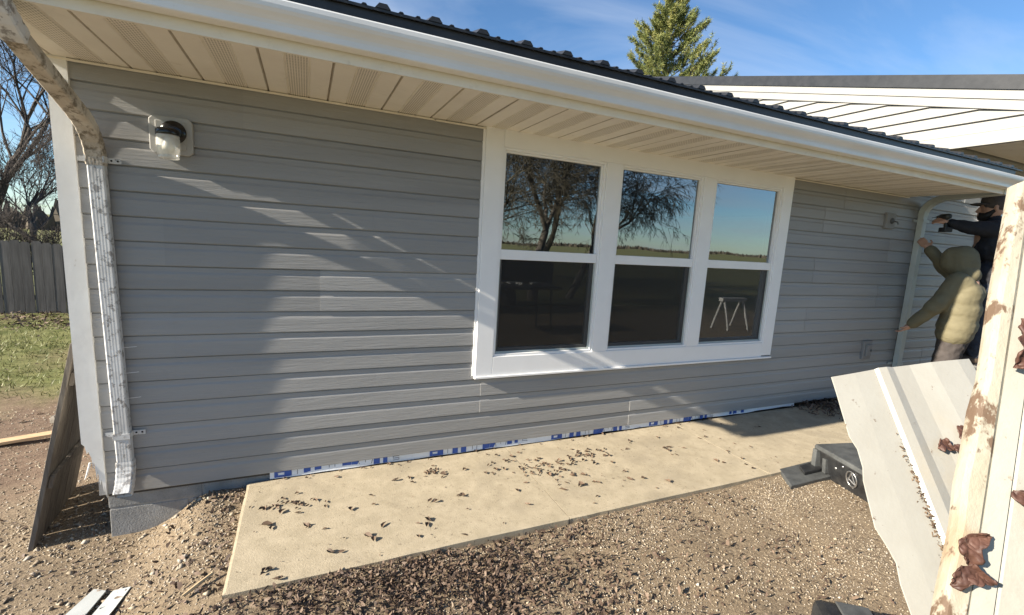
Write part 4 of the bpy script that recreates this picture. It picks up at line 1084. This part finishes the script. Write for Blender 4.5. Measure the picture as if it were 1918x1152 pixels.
# worker in the olive jacket, facing the wall, one hand on the downspout
G1 = (6.22, -.585, ZS)
p1 = thing('person', 'person in a hooded olive jacket steadying the downspout with a raised hand', 'person', G1)
P_ = Pose(G1, (-.25, .97))
tgt = Vector((6.33, -.125, 1.755))
sh_r = P_(.05,-.17,1.43); el_r = (sh_r+tgt)/2 + Vector((.02,-.02,-.05)); wr_r = el_r.lerp(tgt, .72)
sh_l = P_(.03,.18,1.42); el_l = P_(.14,.27,1.15); wr_l = P_(.31,.26,.93)
b = MB()
for s in (-1, 1):
    capsule(b, P_(0,.09*s,.90), P_(.03,.11*s,.50), .085, .058); capsule(b, P_(.03,.11*s,.50), P_(-.02,.12*s,.09), .055, .04)
capsule(b, P_(0,0,.92), P_(.02,0,1.38), .13, .14); capsule(b, P_(.02,-.13,1.42), P_(.02,.13,1.42), .07, .07)
capsule(b, P_(.03,0,1.45), P_(.05,0,1.56), .055, .055); capsule(b, P_(.06,0,1.60), P_(.08,0,1.66), .085, .09); capsule(b, P_(.12,0,1.57), P_(.14,0,1.56), .05, .045)
capsule(b, P_(.172,0,1.62), P_(.18,0,1.595), .012, .016, n=8)
for sh, el, wr in ((sh_r, el_r, wr_r), (sh_l, el_l, wr_l)): capsule(b, sh, el, .05, .042); capsule(b, el, wr, .042, .03)
hand(b, wr_r, tgt-wr_r, Vector((.9,.3,-.1)), .35); hand(b, wr_l, (wr_l-el_l), P_.F + Vector((0,0,-.2)), .6)
body1 = remeshed(b, 'body', m_skin, p1, .0085, 2)
tr = MB()
for s in (-1, 1):
    capsule(tr, P_(-.01,.085*s,.90), P_(.03,.115*s,.50), .125, .092); capsule(tr, P_(.03,.115*s,.50), P_(-.02,.125*s,.13), .088, .082)
capsule(tr, P_(-.01,-.07,.92), P_(-.01,.07,.92), .14, .14)
remeshed(tr, 'trousers', m_trouser, p1, .013, 5, .03, .06)
for s in (-1, 1):
    bt = MB(); capsule(bt, P_(-.03,.125*s,.05), P_(.13,.13*s,.035), .05, .042); capsule(bt, P_(-.02,.125*s,.05), P_(-.02,.125*s,.16), .05, .055); remeshed(bt, 'boot', m_boot, p1, .011, 4)
j = MB()
capsule(j, P_(-.005,-.10,.88), P_(-.005,.10,.88), .145, .145); capsule(j, P_(-.015,-.09,1.05), P_(-.015,.09,1.05), .15, .15)
capsule(j, P_(-.01,-.11,1.24), P_(-.01,.11,1.24), .148, .148); capsule(j, P_(.01,-.13,1.38), P_(.01,.13,1.38), .115, .115)
for zz_, rr_ in ((.96, .158), (1.13, .163), (1.29, .155)):   # quilted baffles
    capsule(j, P_(-.012,-.09,zz_), P_(-.012,.09,zz_), rr_, rr_)
for sh, el, wr in ((sh_r, el_r, wr_r), (sh_l, el_l, wr_l)):
    capsule(j, sh, el, .094, .074); capsule(j, el, el.lerp(wr, .93), .074, .056)
    capsule(j, sh.lerp(el, .85), el.lerp(wr, .12), .084, .082)
jk = remeshed(j, 'jacket', m_olive, p1, .012, 5, .022, .14)
hd = MB(); capsule(hd, P_(.03,0,1.58), P_(.045,0,1.655), .132, .128); capsule(hd, P_(-.015,-.04,1.485), P_(-.015,.04,1.485), .10, .10); capsule(hd, P_(.11,0,1.60), P_(.115,0,1.66), .112, .108)
remeshed(hd, 'hood', m_olive, p1, .012, 6, .018, .14)

# worker in black on a step ladder, drilling
G2 = (6.62, -.60, .50)
p2 = thing('person', 'person in black clothing and a grey cap standing on a ladder drilling the downspout', 'person', G2)
Q = Pose(G2, (-.42, .9))
hand2 = Vector((6.215, -.315, 1.985))
s_l = Q(.03,.18,1.42); e_l = (s_l+hand2)/2 + Vector((-.02,-.03,-.03)); w_l = e_l.lerp(hand2, .75)
s_r = Q(.03,-.18,1.42); e_r = Q(.08,-.27,1.16); w_r = Q(.2,-.24,.96)
b = MB()
for s in (-1, 1): capsule(b, Q(0,.09*s,.90), Q(.04,.11*s,.48), .085, .058); capsule(b, Q(.04,.11*s,.48), Q(-.02,.12*s,.09), .055, .04)
capsule(b, Q(0,0,.92), Q(.02,0,1.38), .13, .14); capsule(b, Q(.02,-.13,1.42), Q(.02,.13,1.42), .07, .07); capsule(b, Q(.02,0,1.45), Q(.05,0,1.56), .055, .055)
capsule(b, Q(.055,0,1.62), Q(.065,0,1.69), .085, .09); capsule(b, Q(.10,0,1.575), Q(.125,0,1.565), .055, .045); capsule(b, Q(.158,0,1.645), Q(.172,0,1.61), .011, .016, n=8)
for s in (-1, 1): capsule(b, Q(.04,.09*s,1.66), Q(.035,.092*s,1.62), .02, .014, n=8)
for sh, el, wr in ((s_l, e_l, w_l), (s_r, e_r, w_r)): capsule(b, sh, el, .05, .042); capsule(b, el, wr, .042, .03)
hand(b, w_l, hand2-w_l, Vector((.6,.3,-.7)), .95); hand(b, w_r, w_r-e_r, Vector((-.4,.2,-.6)), .9)
remeshed(b, 'body', m_skin, p2, .0085, 2)
bd_ = MB(); capsule(bd_, Q(.118,-.02,1.552), Q(.118,.02,1.552), .048, .048); capsule(bd_, Q(.05,-.078,1.615), Q(.10,-.05,1.56), .018, .034); capsule(bd_, Q(.05,.078,1.615), Q(.10,.05,1.56), .018, .034); capsule(bd_, Q(.15,-.018,1.59), Q(.15,.018,1.59), .012, .012); remeshed(bd_, 'beard', m_hair, p2, .009, 3)
tr = MB()
for s in (-1, 1): capsule(tr, Q(-.01,.085*s,.90), Q(.04,.115*s,.48), .12, .088); capsule(tr, Q(.04,.115*s,.48), Q(-.02,.125*s,.13), .085, .075)
capsule(tr, Q(-.01,-.07,.93), Q(-.01,.07,.93), .135, .135); remeshed(tr, 'trousers', m_jeans, p2, .013, 5, .03, .06)
for s in (-1, 1):
    bt = MB(); capsule(bt, Q(-.03,.125*s,.05), Q(.13,.13*s,.035), .05, .042); capsule(bt, Q(-.02,.125*s,.05), Q(-.02,.125*s,.16), .05, .055); remeshed(bt, 'boot', m_boot, p2, .011, 4)
j = MB()
capsule(j, Q(-.005,-.08,.95), Q(-.005,.08,.95), .155, .155); capsule(j, Q(-.01,-.1,1.22), Q(-.01,.1,1.22), .155, .155); capsule(j, Q(.01,-.12,1.38), Q(.01,.12,1.38), .12, .12)
capsule(j, Q(.02,0,1.46), Q(.035,0,1.51), .085, .08)
for sh, el, wr in ((s_l, e_l, w_l), (s_r, e_r, w_r)): capsule(j, sh, el, .09, .068); capsule(j, el, el.lerp(wr, .9), .066, .048)
remeshed(j, 'jacket', m_navy, p2, .013, 5, .03, .07)
cp_ = MB(); capsule(cp_, Q(.045,0,1.70), Q(.055,0,1.715), .112, .108); remeshed(cp_, 'cap', m_cap, p2, .01, 3)
brm = MB(); V = []
for i in range(9):
    a = -1.25+2.5*i/8
    for rr, dz in ((.10, 0), (.135, .002), (.19*(1-.12*abs(a)), -.012)): V.append(Q(.05+rr*math.cos(a), rr*math.sin(a)*.72, 1.70+dz-.012*abs(a)))
V2 = [v-Vector((0,0,.006)) for v in V]; F = []
for o_ in (0, 27):
    for i in range(8):
        for k in range(2): F.append((o_+3*i+k, o_+3*i+k+1, o_+3*i+3+k+1, o_+3*i+3+k))
F += [(3*i+2, 3*i+5, 27+3*i+5, 27+3*i+2) for i in range(8)]
brm.add(V+V2, F, 0, True); wparent(brm.build('cap_brim', m_cap), p2)

dr = thing('cordless_drill', 'dark cordless drill held against the downspout', 'drill', tuple(hand2))
dv = (Vector((6.385,-.09,2.03))-Vector((6.20,-.36,2.03))).normalized(); d0 = Vector((6.195,-.37,2.035))
wparent(MB().lathe([(.0001,0),(.026,.003),(.031,.02),(.032,.10),(.027,.13),(.0001,.132)], d0, dv, 16).build('motor_housing', m_drill), dr)
wparent(MB().lathe([(.0001,0),(.02,0),(.022,.02),(.015,.05),(.006,.054),(.003,.07),(.003,.13),(.0001,.135)], d0+dv*.132, dv, 12).build('chuck', m_black), dr)
hdv = (Vector((0,0,-1))-dv*.18).normalized(); capg = MB().tube([d0+dv*.05, d0+dv*.05+hdv*.06, d0+dv*.045+hdv*.12], [.019,.017,.02], 10); wparent(capg.build('grip', m_drill), dr)
sdv = dv.cross(Vector((0,0,1))); bm_ = MB(); c0 = d0+dv*.045+hdv*.14
bm_.add([c0+dv*a+sdv*b_+Vector((0,0,c)) for a in (-.045,.055) for b_ in (-.036,.036) for c in (-.026,.022)], [(0,1,3,2),(4,6,7,5),(0,4,5,1),(2,3,7,6),(0,2,6,4),(1,5,7,3)]); wparent(bm_.build('battery', m_black, None, .005), dr)

ld = thing('step_ladder', 'small step ladder under the person in black beside the wall', 'ladder', (6.62,-.60,ZS))
zg = -.10
for sx in (-.2, .2):
    wparent(MB().tube([(6.62+sx,-.95,zg), (6.62+sx*.85,-.62,.50)], .022, 6).build('rail', m_steel), ld)
    wparent(MB().tube([(6.62+sx,-.25,zg), (6.62+sx*.85,-.58,.47)], .018, 6).build('rear_leg', m_steel), ld)
for y, z in ((-.84,.08), (-.74,.28)): wparent(MB().box((6.43,y-.05,z), (6.81,y+.05,z+.03)).build('step', m_steel, None, .003), ld)
wparent(MB().box((6.40,-.79,.470), (6.84,-.42,.498)).build('platform', m_steel, None, .003), ld)

# ------------------------------------------------------------------ torn sheets in the foreground
def plane3(a, b, c):
    n = (b-a).cross(c-a).normalized()
    if n.dot(CAM-a) < 0: n = -n
    return a, n
def onp(pl, u, v):
    d = ray(u, v); t = (pl[0]-CAM).dot(pl[1])/d.dot(pl[1]); return CAM + d*t
plA = plane3(atd(1558,706,1.84), atd(1707,1148,1.74), atd(1815,672,2.22))
def sheet_part(tops, bots, offs, th=.004, lefts=None):
    """strips between top and bottom pixel points, each line lifted by offs along the plane normal"""
    return None
shA = thing('bent_white_sheet', 'bent white painted metal sheet with a folded seam standing on the gravel', 'sheet', tuple(onp(plA, 1740, 1600)))
def strip_mesh(pl, lines, th):
    """lines: list of (list of px down the line, offset)"""
    mb = MB(); n = pl[1]; G = []
    for pxs, off in lines: G.append([onp(pl, u, v) + n*off for u, v in pxs])
    k = len(G[0]); V = [p for g in G for p in g]; m = len(V); V2 = [p - n*th for p in V]
    F = []
    for i in range(len(G)-1):
        for q in range(k-1):
            f = (i*k+q, i*k+q+1, (i+1)*k+q+1, (i+1)*k+q); F += [f, tuple(m+x for x in f[::-1])]
    for i in range(len(G)-1):
        F += [(i*k, (i+1)*k, m+(i+1)*k, m+i*k), (i*k+k-1, (i+1)*k+k-1, m+(i+1)*k+k-1, m+i*k+k-1)]
    for q in range(k-1): F += [(q, q+1, m+q+1, m+q), ((len(G)-1)*k+q, (len(G)-1)*k+q+1, m+(len(G)-1)*k+q+1, m+(len(G)-1)*k+q)]
    return mb.add(V+V2, F)
left = [(1558,706),(1568,737),(1577,768),(1592,818),(1607,841),(1617,875),(1618,900),(1628,941),(1640,988),(1664,1026),(1680,1055),(1688,1095),(1707,1148),(1760,1300),(1800,1450)]
k = len(left); ts = [(v-706)/(1450-706) for u, v in left]
def ln(a, b): return [(a[0]+(b[0]-a[0])*t, a[1]+(b[1]-a[1])*t) for t in ts]
r_t, r_b = (1637,692), (1637+.389*770, 692+770)
flatA = ln(r_t, r_b)
wparent(strip_mesh(plA, [(left, 0), (ln((1600,699), (1860,1456)), .0015), (flatA, 0)], .004).build('flat_wing', m_sheet), shA)
wparent(strip_mesh(plA, [(ln((1637.5,691.9), (r_b[0]+1, r_b[1])), .001), (ln((1641,691), (r_b[0]+8, r_b[1])), .010), (ln((1656,689.5), (r_b[0]+40, r_b[1])), .011), (ln((1672,688), (r_b[0]+75, r_b[1])), .002),
      (ln((1703,684), (r_b[0]+130, r_b[1])), .0), (ln((1740,680), (r_b[0]+210, r_b[1])), .007), (ln((1790,675), (r_b[0]+300, r_b[1])), .006), (ln((1815,672), (r_b[0]+350, r_b[1])), .0), (ln((1840,712), (r_b[0]+400, r_b[1])), -.02)], .004).build('folded_wing', m_sheet), shA)
# rotten crumbs caught along the seam
cr_ = MB()
for i in range(190):
    t = rnd.betavariate(2.2,2.2)*.48+.12; a = r_t[0]+(r_b[0]-r_t[0])*t; bq = r_t[1]+(r_b[1]-r_t[1])*t
    p = onp(plA, a-abs(rnd.gauss(0,5))-1, bq) + plA[1]*rnd.uniform(.001,.006); s = rnd.uniform(.0012,.004)
    cr_.add([p+Vector((rnd.gauss(0,s), rnd.gauss(0,s), rnd.gauss(0,s))) for _ in range(4)], [(0,1,2),(0,2,3),(0,3,1),(1,3,2)])
struct(wparent(cr_.build('seam_crumbs', m_wrot), shA), 'stuff')

plB = plane3(atd(1893,348,1.62), atd(1762,1120,1.40), atd(1990,760,1.52))
shB = thing('flaking_white_board', 'long white board with flaking beige paint and brown leaves stuck to it', 'board', tuple(onp(plB, 1800, 1700)))
lb = [(1903,345),(1890,420),(1878,480),(1864,560),(1853,640),(1842,715),(1826,770),(1812,850),(1800,905),(1792,985),(1781,1040),(1766,1110),(1757,1160),(1730,1300),(1702,1450)]
kk = len(lb); tb = [(v-348)/(1450-348) for u, v in lb]
def lnB(a, b, sh=0): return [(a[0]+(b[0]-a[0])*t, a[1]+(b[1]-a[1])*t) for t in tb]
rb0, rb1 = (1938,330), (1768,1450)
wparent(strip_mesh(plB, [([(u-3, v) for u, v in lb], -.012), (lb, .003), ([(u+12, v-4) for u, v in lb], .006), (lnB((rb0[0]-8, rb0[1]), (rb1[0]-6, rb1[1])), .005), (lnB(rb0, rb1), .0)], .008).build('beige_edge', m_oldboard), shB)
wparent(strip_mesh(plB, [(lnB((rb0[0]+1,rb0[1]), (rb1[0]+1,rb1[1])), .0015), (lnB((1975,322), (1815,1450)), .004), (lnB((1979,321), (1819,1450)), -.004), (lnB((1984,320), (1824,1450)), .004), (lnB((2160,290), (2040,1450)), .0)], .008).build('white_face', m_whiteboard), shB)
def big_leaf(pl, u, v, size, ang, seed, label, lift=.012, wide=.36):
    rg = random.Random(seed); mb = MB(); n = pl[1]; a = pl[1].orthogonal().normalized(); a.rotate(Matrix.Rotation(ang, 3, n)); b_ = n.cross(a); c = onp(pl, u, v)+n*lift; V = []
    for i in range(9):
        t = i/8; hw = (.06+wide*math.sin(math.pi*min(1, t**.75)))*(1+rg.uniform(-.5,.5)); bow = .22*math.sin(t*3.1)*rg.choice((1,1,1))
        for k_, s in enumerate((-1,-.5,0,.5,1)): V.append(c + (a*(t-.5) + b_*(hw*s+bow) + n*(abs(s)*hw*.35 + .06*math.sin(t*6+s*2) + rg.uniform(-.02,.03)))*size)
    mb.add(V, [(5*i+k_, 5*i+k_+1, 5*i+6+k_, 5*i+5+k_) for i in range(8) for k_ in range(4)])
    o = mb.build('dead_leaf', m_leafred); 
    ss_ = o.modifiers.new('u', 'SUBSURF'); ss_.levels = 2; ss_.render_levels = 2
    so_ = o.modifiers.new('t', 'SOLIDIFY'); so_.thickness = .0006
    tx = bpy.data.textures.new('crumple', 'CLOUDS'); tx.noise_scale = .018; tx.noise_depth = 3
    dd = o.modifiers.new('d', 'DISPLACE'); dd.texture = tx; dd.texture_coords = 'GLOBAL'; dd.strength = .016
    for pp in o.data.polygons: pp.use_smooth = True
    return tag(o, label, 'leaf')
def angpx(pl, u0, v0, u1, v1):
    d = onp(pl, u1, v1)-onp(pl, u0, v0); n = pl[1]; a = n.orthogonal().normalized(); b_ = n.cross(a); return math.atan2(d.dot(b_), d.dot(a))
big_leaf(plB, 1895, 645, .115, angpx(plB, 1905,580,1875,720), 1, 'large red brown dead leaf stuck halfway up the flaking board', .022, .30)
big_leaf(plA, 1765, 842, .05, angpx(plA, 1750,840,1790,846), 2, 'small round red brown dead leaf on the folded sheet', .012, .42)
big_leaf(plA, 1797, 858, .07, angpx(plA, 1780,835,1806,875), 3, 'pointed red brown dead leaf on the folded sheet', .014, .32)
big_leaf(plA, 1808, 822, .07, angpx(plA, 1790,835,1826,805), 4, 'grey brown dead leaf tucked behind the flaking board', .012, .34)
big_leaf(plB, 1803, 1085, .075, angpx(plB, 1762,1090,1846,1090), 5, 'dark brown folded dead leaf wrapped over the low part of the flaking board', .024, .22)
big_leaf(plB, 1820, 1025, .075, angpx(plB, 1806,1060,1862,995), 6, 'crescent shaped brown dead leaf above the folded dark one', .02, .20)
big_leaf(plB, 1909, 955, .08, angpx(plB, 1893,910,1925,985), 7, 'narrow torn brown dead leaf on the white face of the flaking board', .014, .2)

# ------------------------------------------------------------------ black cases
tb_ = thing('black_tool_case', 'dusty black plastic tool case lying open on its side at the slab edge', 'tool case', (3.5,-1.25,-.1))
e1 = Vector((-.28,-.96,0)); e2 = Vector((.96,-.28,0)); o0 = Vector((3.49,-1.03,-.09))
def tcm(mb, name, mt, bv=.004): return wparent(mb.build(name, mt, None, bv), tb_)
def orib(a, b_, c): return o0 + e1*a + e2*b_ + Vector((0,0,c))
def hexa(mb, pts): return mb.add(pts, [(0,1,2,3),(4,7,6,5),(0,4,5,1),(1,5,6,2),(2,6,7,3),(3,7,4,0)])
body_ = MB(); hexa(body_, [orib(0,.03,0), orib(.62,.03,0), orib(.62,.40,0), orib(0,.40,0), orib(.02,-.02,.20), orib(.62,-.02,.20), orib(.62,.38,.215), orib(.02,.38,.215)]); tcm(body_, 'body', m_black, .010)
rim = MB(); hexa(rim, [orib(-.02,-.035,.203), orib(.64,-.035,.203), orib(.64,.40,.218), orib(-.02,.40,.218), orib(-.015,-.03,.235), orib(.64,-.03,.235), orib(.64,.395,.25), orib(-.015,.395,.25)]); tcm(rim, 'lid', m_greyplastic, .008)
endc = MB(); hexa(endc, [orib(-.03,-.03,.03), orib(.012,-.03,.03), orib(.012,.40,.03), orib(-.03,.40,.03), orib(-.022,-.038,.20), orib(.014,-.038,.20), orib(.014,.40,.20), orib(-.022,.40,.20)]); tcm(endc, 'end_rim', m_greyplastic, .006)
rec = MB(); hexa(rec, [orib(.06,-.012,.05), orib(.09,-.012,.05), orib(.09,.02,.05), orib(.06,.02,.05), orib(.06,-.026,.16), orib(.09,-.026,.16), orib(.09,.01,.16), orib(.06,.01,.16)]); tcm(rec, 'hinge_post', m_greyplastic, .004)
fn = (-e2 + Vector((0,0,-.2))).normalized()
for a, c, r in ((.16,.13,.010), (.225,.175,.008), (.30,.06,.007)): tcm(MB().lathe([(.0001,.004),(r*.7,.0035),(r,0)], orib(a, .03-.25*c-.001, c), fn, 10), 'rivet', m_steel, 0)
# silver triangle-in-oval badge
cb = orib(.30, -.004, .125)+fn*.004; tv = fn.cross(e1).normalized()
if tv.z < 0: tv = -tv
ov = [cb + e1*(.042*math.cos(t)) + tv*(.055*math.sin(t)) for t in np.linspace(0, 2*math.pi, 17)]
tcm(MB().tube(ov, .0055, 6, cap=False), 'badge_ring', m_steel, 0)
for p_, q_ in (((-.03,-.03),(.0,.045)), ((.0,.045),(.03,-.03)), ((-.028,-.005),(.03,-.03))): tcm(MB().tube([cb+e1*p_[0]+tv*p_[1], cb+e1*q_[0]+tv*q_[1]], .0048, 6), 'badge_bar', m_steel, 0)
tray = MB(); tp = [at(1460,879,2,-.05), at(1482,911,2,-.05), at(1575,888,2,-.05), at(1545,858,2,-.05)]
tray.add([Vector((p.x, p.y, -.045)) for p in tp]+[Vector((p.x, p.y, -.095)) for p in tp], [(0,1,2,3),(7,6,5,4),(0,4,5,1),(1,5,6,2),(2,6,7,3),(3,7,4,0)]); tcm(tray, 'tray', m_greyplastic, .005)
well = MB(); c_ = sum((Vector(p) for p in tp), Vector())/4; well.add([c_.lerp(p, .45)+Vector((.045,.01,0)) + Vector((0,0,.006)) for p in tp]+[c_.lerp(p, .45)+Vector((.045,.01,-.0)) + Vector((0,0,.03)) for p in tp], [(0,1,2,3),(7,6,5,4),(0,4,5,1),(1,5,6,2),(2,6,7,3),(3,7,4,0)]); tcm(well, 'tray_clip', m_black, .004)

c2 = at(1592, 1150, 2, .10); bc = thing('black_bag', 'rounded black plastic case standing on the gravel below the folded sheet', 'case', (c2.x, c2.y, -.1))
mm = Matrix.Translation((c2.x, c2.y, 0)) @ Matrix.Rotation(R(-38), 4, 'Z')
wparent(MB().box((-.13,-.40,-.10), (.15,.045,.12), 0, mm).build('body', m_black, None, .035), bc)
wparent(MB().box((-.05,-.38,.1205), (.07,.02,.131), 0, mm).build('lid_ridge', m_greyplastic, None, .004), bc)

# ------------------------------------------------------------------ yard behind the camera (mirrored in the panes)
wt = thing('work_table', 'black folding work table with white scraps standing on the gravel yard', 'table', (3.2,-4.3,-.1))
wparent(MB().box((2.3,-4.75,.70), (4.15,-3.95,.745)).build('table_top', m_tabletop, None, .006), wt)
for x_, y_ in ((2.42,-4.62),(2.42,-4.08),(4.03,-4.62),(4.03,-4.08)): wparent(MB().tube([(x_, y_, -.10), (x_+(.04 if x_ < 3 else -.04), y_, .70)], .02, 8).build('leg', m_tabletop), wt)
for i in range(7):
    x_ = rnd.uniform(2.5,3.9); y_ = rnd.uniform(-4.6,-4.05); mb = MB(); mm = Matrix.Translation((x_, y_, .7465)) @ Matrix.Rotation(rnd.uniform(0,3.1), 4, 'Z')
    mb.box((-.10,-.03,0), (.10,.03,.012+.03*rnd.random()), 0, mm); tag(mb.build('trim_scrap', m_white, None, .001), 'white trim scrap lying on the black work table', 'scrap', 'white scraps on the work table')
tl_ = thing('utility_trailer', 'dark low sided utility trailer parked beyond the work table', 'trailer', (3.6,-7.2,-.1))
wparent(MB().box((1.9,-8.0,.42), (5.3,-6.4,.50)).build('bed', m_trailer, None, .01), tl_)
for a, b_ in (((1.9,-6.45,.501),(5.3,-6.4,1.12)), ((1.9,-8.0,.501),(5.3,-7.95,1.12)), ((1.9,-7.949,.501),(1.95,-6.451,1.12)), ((5.25,-7.949,.501),(5.3,-6.451,1.05))): wparent(MB().box(a, b_).build('side_panel', m_trailer, None, .006), tl_)
for x_ in (3.1, 3.95):
    for y_ in (-6.28, -8.12):
        w_o = wparent(MB().lathe([(.19,-.09),(.32,-.10),(.34,-.07),(.34,.07),(.32,.10),(.19,.09)], (x_, y_, .24), (0,1,0), 28).build('tyre', m_tyre), tl_)
        wparent(MB().lathe([(.0001,.05),(.08,.06),(.19,.03),(.19,-.03),(.08,-.05),(.0001,-.05)], (x_, y_, .24), (0,1,0), 20).build('rim', m_steel), tl_)
for y_ in (-6.28, -8.12): wparent(MB().box((2.7,y_-.12,.60), (4.35,y_+.12,.63)).build('fender', m_trailer, None, .01), tl_)
wparent(MB().tube([(1.9,-7.2,.40), (.6,-7.2,.34)], .04, 8).build('drawbar', m_trailer), tl_)
shs = thing('sawhorse', 'small white sawhorse standing on the gravel yard', 'sawhorse', (8.3,-3.9,-.1))
wparent(MB().box((7.95,-3.95,.50), (8.65,-3.85,.58)).build('beam', m_white, None, .004), shs)
for x_ in (8.02, 8.58):
    for s_ in (-1, 1): wparent(MB().tube([(x_, -3.9+.22*s_, -.10), (x_, -3.9+.03*s_, .50)], .022, 6).build('leg', m_white), shs)
